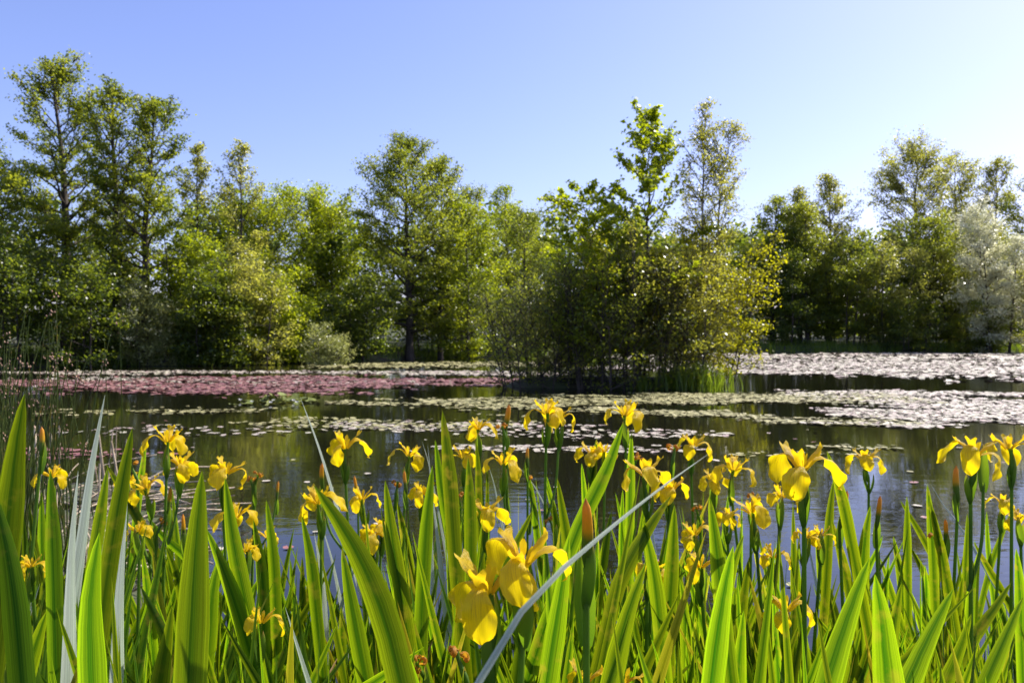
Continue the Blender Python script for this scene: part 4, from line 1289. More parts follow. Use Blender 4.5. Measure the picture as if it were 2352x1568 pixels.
# ------------------------------------------------------------------ leaves that stand out, read off the photograph
# (view, [(x, y) from tip downwards], apparent width, kind)
G, P_ = 'iris_leaf', 'glaucous_glare_leaf'
HERO = [
    (0, [(122, 92), (75, 400), (35, 820)], 135, G), (0, [(0, 585), (75, 1000), (120, 1568)], 128, G), (0, [(250, 1208), (190, 1390), (110, 1600)], 120, G),
    (0, [(236, 488), (265, 900), (290, 1568)], 78, G), (0, [(545, 96), (470, 470), (400, 950)], 66, P_), (0, [(392, 488), (362, 900), (350, 1568)], 78, P_),
    (0, [(498, 796), (455, 1150), (470, 1568)], 138, G), (0, [(668, 265), (605, 640), (545, 1050)], 88, G), (0, [(533, 470), (505, 720), (470, 980)], 62, G),
    (0, [(640, 615), (612, 1000), (596, 1568)], 76, P_), (0, [(538, 452), (720, 760), (870, 1080), (935, 1400)], 46, G), (0, [(1062, 490), (1022, 900), (978, 1568)], 165, G),
    (0, [(1155, 885), (1100, 1060), (1075, 1300)], 74, G), (0, [(1145, 520), (1190, 850), (1262, 1200)], 82, G), (0, [(1068, 775), (1180, 1060), (1295, 1450)], 84, G),
    (0, [(728, 1070), (830, 1290), (945, 1568)], 58, G), (0, [(792, 1010), (755, 1210), (690, 1500)], 52, G), (0, [(846, 868), (895, 990), (925, 1110)], 50, G),
    (0, [(740, 892), (756, 1050), (772, 1250)], 50, G), (0, [(858, 1168), (840, 1350), (810, 1568)], 92, G), (0, [(762, 715), (850, 830), (945, 910)], 45, G),
    (0, [(205, 595), (215, 900), (225, 1200)], 40, G), (0, [(120, 720), (130, 900), (135, 1100)], 36, G), (0, [(742, 330), (725, 480), (705, 640)], 34, G),
    (0, [(522, 860), (600, 1020), (660, 1200)], 34, G), (0, [(1000, 600), (985, 750), (960, 900)], 46, G), (0, [(875, 672), (872, 800), (868, 950)], 36, G),
    (0, [(20, 1160), (90, 1330), (150, 1500)], 90, G), (0, [(320, 1380), (350, 1480), (395, 1600)], 60, G),
    (1, [(308, 552), (520, 880), (655, 1200), (745, 1568)], 145, G), (1, [(230, 108), (318, 350), (412, 668)], 24, P_), (1, [(54, 632), (92, 950), (112, 1568)], 58, G),
    (1, [(2, 735), (38, 1000), (50, 1568)], 62, G), (1, [(680, 533), (705, 800), (765, 1220)], 78, G), (1, [(902, 458), (872, 750), (850, 1130)], 76, G),
    (1, [(935, 180), (978, 500), (1012, 900)], 78, G), (1, [(914, 326), (950, 600), (990, 830)], 48, G), (1, [(1066, 420), (1086, 700), (1092, 950)], 66, G),
    (1, [(654, 742), (720, 1000), (750, 1280)], 82, G), (1, [(448, 880), (500, 1200), (565, 1568)], 92, G), (1, [(298, 796), (340, 1050), (362, 1568)], 46, P_),
    (1, [(575, 855), (480, 1050), (388, 1360)], 30, P_), (1, [(760, 1358), (782, 1450), (812, 1600)], 115, G), (1, [(248, 712), (290, 950), (315, 1250)], 62, G),
    (1, [(332, 668), (325, 850), (330, 1040)], 36, G), (1, [(182, 1260), (162, 1400), (152, 1568)], 36, G), (1, [(332, 1405), (290, 1500), (255, 1600)], 42, G),
    (1, [(905, 1118), (810, 1165), (750, 1290), (760, 1500)], 58, G), (1, [(1116, 332), (1130, 450), (1135, 600)], 36, G), (1, [(905, 600), (938, 900), (962, 1130)], 50, P_),
    (1, [(446, 1175), (446, 1350), (450, 1568)], 52, G), (1, [(846, 330), (880, 440), (905, 560)], 18, P_), (1, [(872, 350), (885, 480), (890, 640)], 18, P_),
    (1, [(985, 845), (1000, 980), (1010, 1150)], 50, G), (1, [(1178, 450), (1180, 560), (1180, 700)], 22, G), (1, [(1190, 455), (1215, 540), (1235, 640)], 26, P_),
    (1, [(785, 1260), (820, 1400), (850, 1568)], 60, G), (1, [(242, 920), (240, 1080), (238, 1250)], 36, G), (1, [(335, 745), (385, 920), (420, 1090)], 24, P_),
    (1, [(178, 935), (188, 1080), (200, 1250)], 34, G), (1, [(225, 1120), (270, 1260), (300, 1400)], 30, G), (1, [(725, 640), (760, 820), (790, 1000)], 50, G),
    (1, [(895, 930), (850, 1120), (825, 1330)], 24, P_), (1, [(290, 945), (268, 1060), (255, 1150)], 32, G), (1, [(552, 1450), (515, 1520), (480, 1600)], 60, G),
    (2, [(565, 240), (478, 490), (345, 760), (240, 1060)], 78, G), (2, [(1012, 408), (750, 592), (400, 872), (20, 1240)], 60, P_), (2, [(316, 828), (262, 1150), (190, 1568)], 112, G),
    (2, [(802, 606), (645, 850), (545, 1050), (470, 1350)], 80, G), (2, [(658, 728), (728, 1050), (782, 1568)], 78, G), (2, [(822, 658), (816, 900), (800, 1250)], 76, G),
    (2, [(994, 616), (1030, 850), (1060, 1100)], 86, G), (2, [(1112, 858), (1065, 1150), (1018, 1568)], 118, G), (2, [(1176, 806), (1130, 950), (1095, 1110)], 52, G),
    (2, [(1164, 1188), (1156, 1400), (1150, 1568)], 76, G), (2, [(240, 522), (265, 700), (292, 880)], 56, G), (2, [(358, 448), (370, 580), (380, 720)], 38, G),
    (2, [(440, 322), (420, 500), (400, 660)], 40, G), (2, [(620, 292), (612, 500), (605, 720)], 48, G), (2, [(702, 970), (612, 1200), (535, 1470)], 112, G),
    (2, [(830, 1265), (880, 1400), (935, 1568)], 46, G), (2, [(955, 895), (957, 1150), (950, 1430)], 46, G), (2, [(678, 515), (710, 750), (746, 1040)], 20, P_),
    (2, [(112, 688), (35, 840), (-40, 980)], 52, G), (2, [(1222, 928), (1196, 1100), (1168, 1290)], 52, G), (2, [(565, 580), (562, 700), (560, 850)], 32, G),
    (2, [(505, 690), (480, 850), (450, 1050)], 50, G), (2, [(160, 545), (205, 680), (240, 850)], 40, G), (2, [(72, 470), (100, 600), (120, 760)], 36, G),
    (2, [(40, 475), (110, 560), (160, 650)], 20, P_), (2, [(855, 1035), (880, 1180), (890, 1400)], 60, G), (2, [(752, 1030), (780, 1200), (800, 1400)], 66, G),
    (2, [(290, 1100), (290, 1320), (285, 1568)], 46, P_), (2, [(820, 900), (850, 1050), (870, 1250)], 44, G), (2, [(1220, 1460), (1240, 1520), (1260, 1600)], 40, G),
    (2, [(840, 1370), (838, 1470), (838, 1600)], 34, G), (2, [(1120, 1075), (1120, 1250), (1110, 1450)], 60, G), (2, [(175, 500), (200, 620), (225, 740)], 34, G),
    (3, [(484, 912), (412, 1150), (292, 1568)], 130, G), (3, [(512, 1006), (562, 1250), (600, 1568)], 172, G), (3, [(926, 1072), (832, 1280), (712, 1568)], 112, G),
    (3, [(672, 1056), (645, 1230), (620, 1400)], 76, G), (3, [(720, 616), (716, 850), (716, 1250)], 40, G), (3, [(800, 552), (830, 800), (855, 1180)], 48, G),
    (3, [(840, 636), (882, 850), (922, 1080)], 52, G), (3, [(668, 638), (740, 750), (815, 880)], 32, G), (3, [(1072, 886), (1042, 1100), (1026, 1500)], 62, G),
    (3, [(1016, 1206), (962, 1400), (895, 1568)], 78, G), (3, [(1226, 1046), (1150, 1180), (1040, 1340)], 62, G), (3, [(1272, 882), (1292, 1100), (1302, 1450)], 62, G),
    (3, [(1290, 1120), (1200, 1350), (1110, 1568)], 82, G), (3, [(788, 962), (802, 1100), (796, 1330)], 42, G), (3, [(980, 1026), (962, 1200), (936, 1400)], 52, G),
    (3, [(304, 386), (370, 580), (436, 900)], 58, G), (3, [(350, 526), (322, 720), (300, 1050)], 46, G), (3, [(522, 662), (492, 850), (482, 1050)], 62, G),
    (3, [(630, 816), (670, 1000), (705, 1250)], 42, G), (3, [(735, 866), (800, 1000), (855, 1180)], 40, G), (3, [(1042, 846), (1120, 980), (1210, 1130)], 36, G),
    (3, [(1218, 1488), (1212, 1540), (1205, 1620)], 70, G), (3, [(928, 1456), (975, 1568), (1000, 1620)], 62, G), (3, [(134, 548), (180, 750), (228, 970)], 18, P_),
    (3, [(588, 816), (555, 900), (515, 980)], 36, G), (3, [(560, 930), (600, 1030), (640, 1150)], 36, G), (3, [(245, 780), (262, 900), (275, 1050)], 40, G),
    (3, [(340, 735), (375, 880), (410, 1050)], 52, G), (3, [(140, 850), (150, 1000), (160, 1180)], 36, G), (3, [(835, 550), (900, 660), (975, 760)], 20, P_),
    (3, [(50, 815), (45, 980), (40, 1150)], 32, G), (3, [(700, 1030), (745, 1150), (780, 1260)], 36, G), (3, [(110, 1380), (120, 1470), (130, 1600)], 36, G),
    (3, [(620, 905), (612, 1000), (605, 1100)], 24, G), (3, [(1240, 700), (1180, 850), (1130, 1000)], 30, G), (3, [(1110, 690), (1115, 800), (1125, 920)], 26, G),
    (3, [(1010, 700), (1010, 850), (1005, 1000)], 30, G), (3, [(30, 1340), (10, 1450), (-20, 1568)], 60, G), (3, [(470, 1280), (440, 1420), (410, 1600)], 60, G),
]


def hero_leaves():
    rng = np.random.default_rng(31)
    made = []
    for panel, pts, w, kind in HERO:
        d = (0.0275 if w > 60 else 0.025 if w > 30 else 0.018) / (w * ZPX)
        d = min(max(d, 0.62), 2.45) * rng.uniform(0.95, 1.05)
        if panel == 2 and pts[0] == (1012, 408):
            d = 0.52
        width = w * ZPX * d
        P3 = []
        for k, (zx, zy) in enumerate(pts):
            px, py = zoom(panel, zx, zy)
            lean_k = (0.20 - 0.09 * k) if d == 0.52 else (-0.015 + 0.012 * k) * (1 if d < 1 else 0.3)
            P3.append(at(px, py, d * (1 + lean_k)))
        low, prev = P3[-1], P3[-2]
        dirn = (low - prev).normalized()
        if dirn.z > -0.55:
            dirn = (dirn + Vector((0, 0, -0.8))).normalized()
        drop = max(0.15, low.z - gz(low.x, low.y))
        root = Vector((low.x + max(-0.55, min(0.55, dirn.x * drop * 0.95)), low.y + 0.04 * drop, 0))
        root.z = gz(root.x, root.y) - 0.02
        made.append([root, P3, width, kind])
    # gather leaves that root side by side into plants
    plants = []
    for r in sorted(made, key=lambda q: q[0].y):
        best = None
        for p in plants:
            if (p['root'] - r[0]).length < 0.14 and len(p['l']) < 6 and p['kind'] == r[3]:
                best = p
                break
        if best is None:
            best = {'root': r[0], 'l': [], 'kind': r[3]}
            plants.append(best)
        best['l'].append(r)
    for p in plants:
        root = p['root']
        n = len(p['l'])
        if p['kind'] == G:
            e = empty('iris_plant', root)
            w = max(q[2] for q in p['l'])
            NEAR.append((e, {1: 'lone broad iris leaf', 2: 'pair of broad iris leaves'}.get(n, 'open fan of broad iris leaves'), 'iris', 'flowerless broad leaved irises'))
        else:
            e = empty('sedge_plant', root)
            if not any(q[1][0].y < 0.64 and len(q[1]) == 4 for q in p['l']):
                NEAR.append((e, 'single pale grey green blade' if n == 1 else 'cluster of pale grey green blades', 'sedge', 'pale blades among the irises'))
            else:
                tag(e, 'long pale blade slanting across the iris leaves and flowers', 'sedge')
        PLANTS.append(root)
        for r in p['l']:
            jit = Vector((rng.normal() * 0.015, rng.normal() * 0.015, 0))
            ctrl = [r[0] + jit] + list(reversed(r[1]))
            tdir = (ctrl[-1] - ctrl[1]).normalized()
            view = (ctrl[-1] - cam.location).normalized()
            wd = tdir.cross(view).normalized()
            tilt = rng.uniform(-0.05, 0.75)
            if r[3] == P_:      # these show their sunlit side
                best = -9
                for q in np.linspace(-1.0, 1.0, 21) * (1.28 if r[1][0].y < 0.64 and len(r[1]) == 4 else 1.05):
                    w2 = wd * math.cos(q) + view * math.sin(q)
                    nn = tdir.cross(w2)
                    nn = nn if nn.dot(view) < 0 else -nn
                    if nn.dot(SUN_DIR) - 0.05 * abs(q) > best:
                        best, tilt = nn.dot(SUN_DIR) - 0.05 * abs(q), float(q)
            wd = wd * math.cos(tilt) + view * math.sin(tilt)
            L = sum((Vector(ctrl[i + 1]) - Vector(ctrl[i])).length for i in range(len(ctrl) - 1))
            vis = (ctrl[-1] - ctrl[1]).length
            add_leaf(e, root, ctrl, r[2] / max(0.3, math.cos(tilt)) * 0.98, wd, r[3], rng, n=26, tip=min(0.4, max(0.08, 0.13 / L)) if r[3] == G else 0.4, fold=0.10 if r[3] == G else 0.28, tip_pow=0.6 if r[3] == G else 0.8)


hero_leaves()

# ------------------------------------------------------------------ flowering plants
# heads: (view, x, y, apparent width, kind)  kind: f flower, w wilted, b bud
F_ = [
    ([(0, 850, 310, 180, 'f'), (0, 915, 435, 150, 'f')], 'iris with two open flowers, one above the other, over the dry reeds'),
    ([(0, 1135, 470, 175, 'f')], None),
    ([(0, 770, 545, 165, 'f'), (0, 705, 430, 120, 'w')], 'iris with a broad open flower and a wilting one above it'),
    ([(0, 265, 495, 130, 'f')], 'iris flower half hidden behind a leaf near the bulrushes'),
    ([(0, 1190, 700, 160, 'f')], None),
    ([(0, 165, 955, 110, 'f')], None),
    ([(0, 800, 690, 90, 'w'), (0, 852, 610, 0, 'b')], 'iris with a withered brown flower beside a slender bud'),
    ([(0, 712, 780, 110, 'f')], None),
    ([(0, 1250, 880, 130, 'f')], None),
    ([(0, 208, 300, 0, 'b'), ], 'tall iris stem with a single long bud, by the bulrushes'),
    ([(0, 655, 520, 110, 'f')], None),
    ([(0, 945, 740, 0, 'b')], 'low iris bud between two leaves'),
    ([(0, 50, 1410, 90, 'f')], None),
    ([(1, 455, 345, 180, 'f'), (1, 340, 490, 0, 'b')], 'iris with one wide open flower and a bud on a lower branch'),
    ([(1, 765, 385, 140, 'f')], None),
    ([(1, 1060, 400, 135, 'f')], None),
    ([(1, 1140, 255, 130, 'f')], None),
    ([(1, 1280, 240, 100, 'w'), (1, 1262, 220, 0, 'b')], 'iris with a fading flower curling beside its bud'),
    ([(1, 335, 620, 190, 'f')], None),
    ([(1, 555, 610, 140, 'f'), (1, 520, 540, 0, 'b')], 'iris with a compact flower and a bud rising higher than it'),
    ([(1, 710, 525, 100, 'w')], None),
    ([(1, 845, 585, 130, 'f'), (1, 770, 520, 0, 'b')], None),
    ([(1, 600, 800, 150, 'f'), (1, 640, 760, 110, 'f')], None),
    ([(1, 1172, 680, 190, 'f')], 'iris flower seen square on with a withered bloom hanging below'),
    ([(1, -5, 500, 90, 'w'), (1, 105, 560, 0, 'b')], None),
    ([(1, 60, 810, 120, 'f')], None),
    ([(1, 15, 1240, 130, 'f')], None),
    ([(1, 1200, 1050, 500, 'f'), (2, 60, 900, 380, 'f')], 'largest pair of iris flowers, petals wide and drooping, above broad leaves'),
    ([(1, 880, 1350, 150, 'w'), ], 'withered orange iris bloom hanging limp beside the large pair'),
    ([(1, 1085, 1370, 210, 'w')], 'half closed crumpled iris flower beneath the large pair'),
    ([(1, 1262, 425, 165, 'f')], None),
    ([(2, 175, 165, 175, 'f'), (2, 240, 200, 150, 'f')], 'tall iris with two crowded flowers standing highest against the water'),
    ([(2, 580, 180, 170, 'f')], 'iris flower with curled falling petal behind a leaning leaf'),
    ([(2, 690, 480, 220, 'f'), (2, 805, 560, 160, 'f')], 'iris with two overlapping flowers behind the long pale blade'),
    ([(2, 815, 340, 120, 'w')], None),
    ([(2, 915, 335, 150, 'f')], None),
    ([(2, 1120, 455, 180, 'f'), (2, 1030, 520, 140, 'f')], 'iris with twin flowers under a tall green bract'),
    ([(2, 1245, 670, 200, 'f'), (3, 62, 600, 140, 'f')], 'iris with a heavy ruffled flower and a smaller one above'),
    ([(2, 400, 385, 130, 'f')], None),
    ([(2, 475, 370, 110, 'f')], None),
    ([(2, 605, 385, 110, 'w')], None),
    ([(2, 945, 790, 140, 'f')], None),
    ([(2, 965, 950, 165, 'f')], None),
    ([(2, 1100, 705, 110, 'f')], None),
    ([(2, 960, 630, 70, 'w')], None),
    ([(2, 380, 740, 0, 'B')], 'single large orange tipped iris bud on a thick stem'),
    ([(2, 385, 1530, 170, 'f'), (2, 545, 1535, 160, 'f')], 'low pair of iris flowers under the orange tipped bud'),
    ([(2, 80, 390, 0, 'b'), (2, 100, 470, 60, 'w')], None),
    ([(2, 215, 690, 90, 'w')], None),
    ([(2, 1220, 590, 100, 'w')], None),
    ([(2, 690, 960, 110, 'f')], None),
    ([(3, 185, 440, 285, 'f')], 'showy single iris flower with spread petals and thick pale green bract'),
    ([(3, 515, 415, 160, 'f')], 'iris flower alone on a slim curved stem over blue water'),
    ([(3, 1035, 375, 235, 'f'), (3, 1100, 420, 0, 'r')], 'iris flower with flat spread petals on a tall branched stem'),
    ([(3, 1245, 345, 200, 'f')], None),
    ([(3, 1190, 640, 120, 'f')], None),
    ([(3, 1290, 715, 110, 'f')], None),
    ([(3, 185, 810, 110, 'f')], None),
    ([(3, 272, 800, 80, 'f')], None),
    ([(3, 90, 1170, 190, 'f')], 'drooping iris flower low among the leaves, petals hanging'),
    ([(3, 970, 540, 0, 'b')], None),
    ([(3, 552, 680, 0, 'b')], None),
    ([(3, 905, 760, 0, 'b'), (3, 880, 770, 60, 'w')], None),
    ([(3, 365, 680, 0, 'b')], None),
    ([(0, 1295, 470, 90, 'w')], None),
    ([(1, 1045, 560, 80, 'w')], None),
    ([(3, 20, 900, 90, 'f')], None),
]
CLASS = {'f1': 'iris with one open flower', 'f2': 'iris with two open flowers', 'w': 'iris with only a withered flower',
         'b': 'iris with only a closed bud', 'fb': 'iris with an open flower and a bud', 'wb': 'iris with a withered flower and a bud'}
SHORT = {}


def flowering():
    rng = np.random.default_rng(91)
    for heads, label in F_:
        main = heads[0]
        ws = [h[3] for h in heads if h[3] > 0 and h[4] == 'f'] or [h[3] * 1.5 for h in heads if h[3] > 0]
        if ws:
            d = 0.092 / (max(ws) * ZPX)
        else:
            d = 1.9
        if main[4] == 'B':
            d = 0.85
        d = min(max(d, 0.66), 2.5)
        slope = ray(*zoom(*main[:3]))[1]
        if slope < -0.15:      # low blooms belong to plants at the front of the bed
            d = max(0.7, min(d, 0.46 / -slope))
        if max(ws or [0]) > 400:
            d = 0.72
        kinds = [h[4] for h in heads]
        tops = []
        for h in heads:
            px, py = zoom(h[0], h[1], h[2])
            tops.append(at(px, py, d * (1 + 0.02 * len(tops))))
        top = tops[0]
        lean_x = rng.normal() * 0.03
        root = Vector((top.x + lean_x, top.y + rng.normal() * 0.04, 0))
        root.z = gz(root.x, root.y) - 0.02
        e = empty('iris_plant', root)
        nf = kinds.count('f'); nw = kinds.count('w'); nb = sum(k in 'bB' for k in kinds)
        if label:
            tag(e, label, 'iris', 'irises in flower')
            LANDMARKS.append((top, label))
        else:
            c = 'f2' if nf > 1 else 'fb' if nf and nb else 'f1' if nf else 'wb' if nw and nb else 'w' if nw else 'b'
            NEAR.append((e, CLASS[c], 'iris', 'irises in flower'))
        PLANTS.append(root)
        fork = None
        for k, (h, tp) in enumerate(zip(heads, tops)):
            kind = h[4]
            size = 1.0
            if kind == 'f' and h[3]:
                size = 1.0 if h[3] > 400 else min(1.22, max(0.72, 1.28 * h[3] * ZPX * d / 0.092))
            if kind in 'fw':
                base = tp - Vector((0, 0, 0.062 * size))
            elif kind in 'bB':
                base = tp - Vector((0, 0, 0.05))
            else:
                base = tp - Vector((0, 0, 0.05))
            if k == 0:
                mid = root.lerp(base, 0.55) + Vector((rng.normal() * 0.012, rng.normal() * 0.01, 0))
                ctrl = [Vector((0, 0, 0)), mid - root, base - root]
                add_stem(e, ctrl, 0.0055, 0.0036)
                fork = root.lerp(base, 0.80)
                trunk_dir = (base - mid).normalized()
            else:
                f0 = fork
                if base.z < fork.z + 0.03:
                    f0 = root.lerp(tops[0], max(0.3, (base.z - 0.10 - root.z) / max(0.2, (tops[0].z - root.z))))
                mid = f0.lerp(base, 0.5) + Vector((0.2 * (base.x - f0.x), 0, -0.2 * (base.z - f0.z) * 0.5))
                add_stem(e, [f0 - root, mid - root, base - root], 0.0036, 0.003)
                add_bract(e, f0 - root, math.atan2(base.y - f0.y, base.x - f0.x), (0, 0.12), k, 0.9)
            lx, ly = rng.normal() * 0.09, rng.normal() * 0.09
            rz = rng.uniform(0, 6.28)
            if h[3] > 400:
                rz = 0.35 if k == 0 else 1.2
            if kind == 'f':
                add_flower(e, base - root, (lx, ly), size, rz, False, int(rng.integers(0, 9)))
                add_bract(e, base - root - Vector((0, 0, 0.03)), rz + 0.5, (lx * 0.5, ly * 0.5), k, 0.95)
                add_bract(e, base - root - Vector((0, 0, 0.034)), rz + 3.6, (lx * 0.5, ly * 0.5), k + 1, 0.9)
                if rng.uniform() < 0.35 and not nb and nf == 1:
                    pass
            elif kind == 'w':
                add_flower(e, base - root, (lx * 3, ly * 3), max(0.8, min(1.1, h[3] * ZPX * d / 0.06)), rz, True, int(rng.integers(0, 9)))
                add_bract(e, base - root - Vector((0, 0, 0.04)), rz, (0, 0), k, 0.8)
            elif kind in 'bB':
                s = 0.9 if kind == 'B' else rng.uniform(0.85, 1.05)
                add_bud(e, base - root, (lx, ly), s, rz)
                add_bract(e, base - root - Vector((0, 0, 0.045)), rz, (0, 0), k, s)
                if kind == 'B':
                    add_bract(e, base - root - Vector((0, 0, 0.085)), rz + 2.6, (0, 0.05), k + 2, 1.1)
            elif kind == 'r':
                add_bract(e, base - root - Vector((0, 0, 0.02)), rng.uniform(0, 6.28), (0.1, 0.25), 2, 1.0)
        # a few leaves of its own, lower than the flower
        ht = top.z - root.z
        fan(e, root, int(rng.integers(3, 6)), ht * 0.62, ht * 0.9, rng, 0.023, loose=0.03)


flowering()


# ------------------------------------------------------------------ the leafy rest of the iris bed
EX = [-200, 0, 200, 330, 450, 560, 640, 760, 860, 960, 1080, 1250, 1400, 1550, 1700, 1800, 1900, 2050, 2200, 2352, 2550]
EY = [1150, 1150, 1130, 1160, 1160, 1220, 1290, 1220, 1140, 1070, 1040, 1060, 1080, 1090, 1120, 1150, 1190, 1240, 1250, 1240, 1240]


def fill_bed():
    rng = np.random.default_rng(404)
    made = 0
    k = 0
    while made < 212 and k < 9000:
        k += 1
        low = made < 34        # short young fans along the front of the bed
        d = rng.uniform(0.66, 1.05) if low else 0.8 + 1.75 * rng.uniform() ** 0.9
        px = rng.uniform(-160, 2512)
        x = (px - 1176) * PX * d
        if d > near_shore(x) + 0.35:
            continue
        root = Vector((x, d, gz(x, d) - 0.02))
        if any((root - q).length < 0.075 for q in PLANTS):
            continue
        env = np.interp(px, EX, EY) + rng.gamma(1.4, 45) + (2.0 - d) * 95
        if low:
            env = rng.uniform(1370, 1530)
        h = at(px, env, d).z - root.z
        if h < 0.18 or h > 1.35:
            continue
        PLANTS.append(root)
        sedge_like = rng.uniform() < 0.07
        e = empty('sedge_plant' if sedge_like else 'iris_plant', root)
        if sedge_like:
            NEAR.append((e, 'tuft of narrow grey green blades', 'sedge', 'pale blade tufts in the iris bed'))
            fan(e, root, 3, h * 0.75, h * 1.05, rng, 0.013, 'glaucous_glare_leaf', spread=0.2)
        else:
            size_w = 'tall' if h > 0.95 else 'knee high' if h > 0.7 else 'short'
            az_f = rng.uniform(0, 6.28)
            look = 'broadside' if abs(math.cos(az_f)) > 0.75 else 'edge on' if abs(math.cos(az_f)) < 0.35 else 'half turned'
            NEAR.append((e, f'{size_w} {look} flowerless iris fan', 'iris', 'flowerless iris fans in the bed'))
            fan(e, root, int(rng.integers(9, 14)), h * 0.6, h * 1.08, rng, 0.0245, az=az_f, loose=0.05)
        made += 1


fill_bed()


# ------------------------------------------------------------------ bulrushes and dry reeds at the outer end of the bank
def bulrush(px0, d, n, rad, label, seed, tall=(0.75, 1.0), top=700):
    rng = np.random.default_rng(seed)
    g = at(px0, 784, d)
    root = Vector((g.x, d, gz(g.x, d) - 0.03))
    e = empty('bulrush', root)
    tag(e, label, 'bulrush', 'bulrush clumps by the bank')
    H = at(px0, top, d).z - root.z
    for k in range(n):
        a, r = rng.uniform(0, 6.28), rad * math.sqrt(rng.uniform())
        p0 = np.array([r * math.cos(a), r * math.sin(a), 0.0])
        h = H * rng.uniform(*tall)
        lean = np.array([rng.normal() * 0.09 + 0.02, rng.normal() * 0.08, 0])
        bend = np.array([rng.normal() * 0.06, rng.normal() * 0.05, 0])
        pts = [p0 + lean * h * t + bend * h * t ** 2.5 + np.array([0, 0, h * t]) for t in (0, 0.35, 0.7, 1.0)]
        Pt = curve_pts(pts, 10)
        v, f, uv = tubes(Pt[None], np.linspace(0.0042, 0.0013, 10)[None], 5)
        s = obj('stem', mesh('rush_stem', v, f, M['rush'], uv), e)
        if rng.uniform() < 0.5:
            tip = Pt[-2] if rng.uniform() < 0.7 else Pt[-1]
            vs, fs, off = [], [], 0
            for j in range(int(rng.integers(4, 8))):
                c = tip + rng.normal(size=3) * np.array([0.011, 0.011, 0.012])
                q = np.stack([c + np.array([0, 0, 0.007]), c + np.array([0.004, 0, 0]), c + np.array([0, 0.004, 0]), c + np.array([-0.004, 0, 0]), c + np.array([0, -0.004, 0]), c - np.array([0, 0, 0.006])])
                vs.append(q)
                fs.append(np.array([(0, 1, 2), (0, 2, 3), (0, 3, 4), (0, 4, 1), (5, 2, 1), (5, 3, 2), (5, 4, 3), (5, 1, 4)]) + off)
                off += 6
            obj('seed_head', mesh('seed_head', np.concatenate(vs), np.concatenate(fs), M['seed']), s)
    return e


bulrush(-70, 3.0, 86, 0.24, 'dense dark bulrush clump with brown seed tufts, tallest of the clumps', 1, (0.58, 1.0), 680)
bulrush(20, 3.4, 60, 0.24, 'bulrush clump of leaning dark stems beside the tallest clump', 2, (0.5, 1.0), 735)
bulrush(95, 4.0, 32, 0.24, 'thin bulrush clump at the outer edge toward open water', 3, (0.45, 0.95), 770)
bulrush(268, 3.6, 3, 0.03, 'solitary thin bulrush with a red brown tuft above open water', 4, (0.9, 1.0), 740)
bulrush(-160, 3.4, 60, 0.30, 'bulrush clump growing behind the tallest clump', 5, (0.6, 1.0), 690)


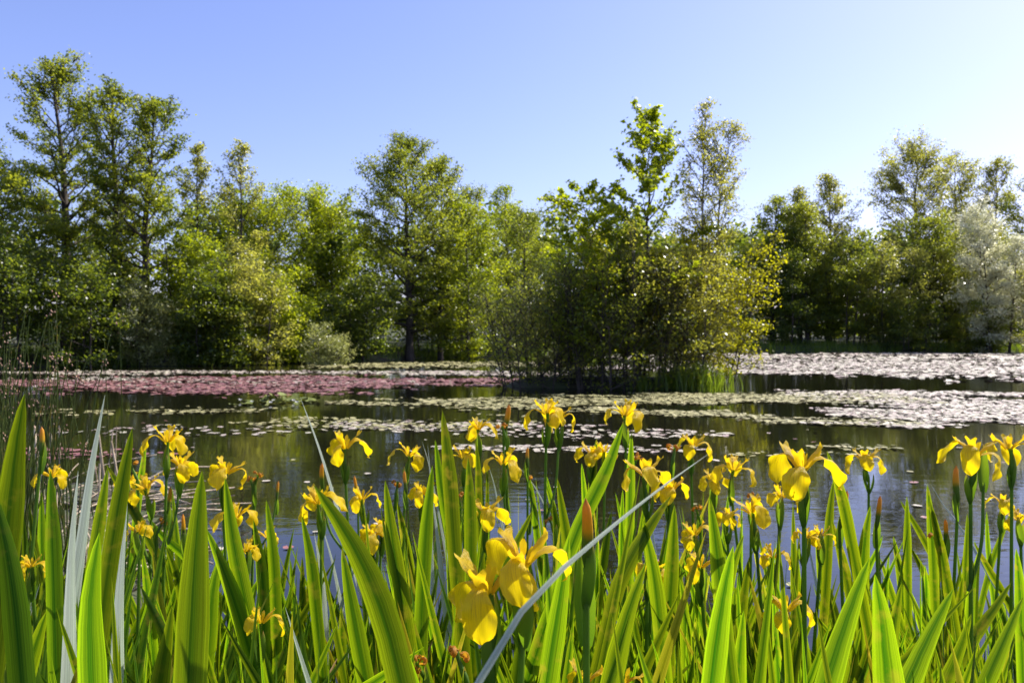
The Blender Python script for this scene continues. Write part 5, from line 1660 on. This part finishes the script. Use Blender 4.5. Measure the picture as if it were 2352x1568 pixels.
def dry_reeds():
    rng = np.random.default_rng(66)
    for k in range(66):
        d = rng.uniform(3.8, 7.6)
        px = rng.uniform(60, 300)
        p = at(px, 784, d)
        z0 = max(gz(p.x, d), -0.02)
        up = k % 3 == 0
        if up:
            h = rng.uniform(0.35, 0.75)
            tilt = rng.normal(size=2) * 0.10
        else:
            h = rng.uniform(0.45, 1.15)
            tilt = None
        a = rng.uniform(0, 6.28)
        r = rng.uniform(0.004, 0.008)
        if up:
            pts = [np.array([0, 0, -0.05]), np.array([tilt[0] * h * 0.5, tilt[1] * h * 0.5, h * 0.5]), np.array([tilt[0] * h, tilt[1] * h, h])]
        else:
            dx, dy = math.cos(a * 0.5 - 0.8), math.sin(a * 0.5 - 0.8)
            zz = rng.uniform(0.02, 0.26)
            b0 = -0.02
            pts = [np.array([0, 0, b0]), np.array([dx * h * 0.5, dy * h * 0.5, zz * 0.8 + rng.uniform(0, 0.04)]), np.array([dx * h, dy * h, zz * rng.uniform(0.1, 1.6)])]
        P = curve_pts(pts, 7)
        v, f, uv = tubes(P[None], np.full((1, 7), r), 6)
        o = obj('dry_reed', mesh('dry_reed', v, f, M['dry'], uv), None, (p.x, d, z0))
        tag(o, 'broken straw coloured reed stub standing upright by the bulrushes' if up else ('long' if h > 0.95 else 'short' if h < 0.65 else 'middling') + ' fallen straw coloured reed stalk ' + ('half afloat' if gz(p.x, d) < -0.02 else 'on the bank') + ' by the bulrushes', 'reed', 'upright dry reed stubs' if up else 'fallen dry reed stalks')


dry_reeds()


# ------------------------------------------------------------------ say which plant is which by what it grows beside
PHRASE = [('over the dry reeds', 'the stacked flower pair'), ('wilting one above', 'the wilting top flower'), ('near the bulrushes', 'the half hidden flower'),
          ('withered brown flower', 'the withered brown flower'), ('by the bulrushes', 'the tall lone bud'), ('low iris bud', 'the low lone bud'),
          ('bud on a lower branch', 'the flower with a branching bud'), ('curling beside its bud', 'the curling faded flower'), ('bud rising higher', 'the flower overtopped by its bud'),
          ('square on', 'the square facing flower'), ('largest pair', 'the largest pair of flowers'), ('hanging limp', 'the limp withered bloom'), ('half closed', 'the crumpled flower'),
          ('standing highest', 'the tall twin flowers'), ('curled falling', 'the flower with curled petal'), ('long pale blade', 'the slanting blade'), ('twin flowers under', 'the twins with tall bract'),
          ('heavy ruffled', 'the heavy ruffled flower'), ('orange tipped iris bud', 'the orange tipped bud'), ('low pair', 'the low flower pair'), ('showy single', 'the showy single flower'),
          ('slim curved stem', 'the slim stemmed lone flower'), ('flat spread', 'the flat spread flower'), ('drooping iris', 'the drooping low flower')]
for o, what, cat, grp in NEAR:
    p = o.location
    best = min(LANDMARKS, key=lambda q: (q[0].x - p.x) ** 2 + (q[0].y - p.y) ** 2)
    dx, dy = best[0].x - p.x, best[0].y - p.y
    ph = next((b for a, b in PHRASE if a in best[1]), 'the tall flowers')
    dist = math.hypot(dx, dy)
    rel = 'touching' if dist < 0.14 else ('waterward of' if dy < -0.1 else 'landward of' if dy > 0.1 else 'alongside')
    tag(o, f'{what} {rel} {ph}', cat, grp)
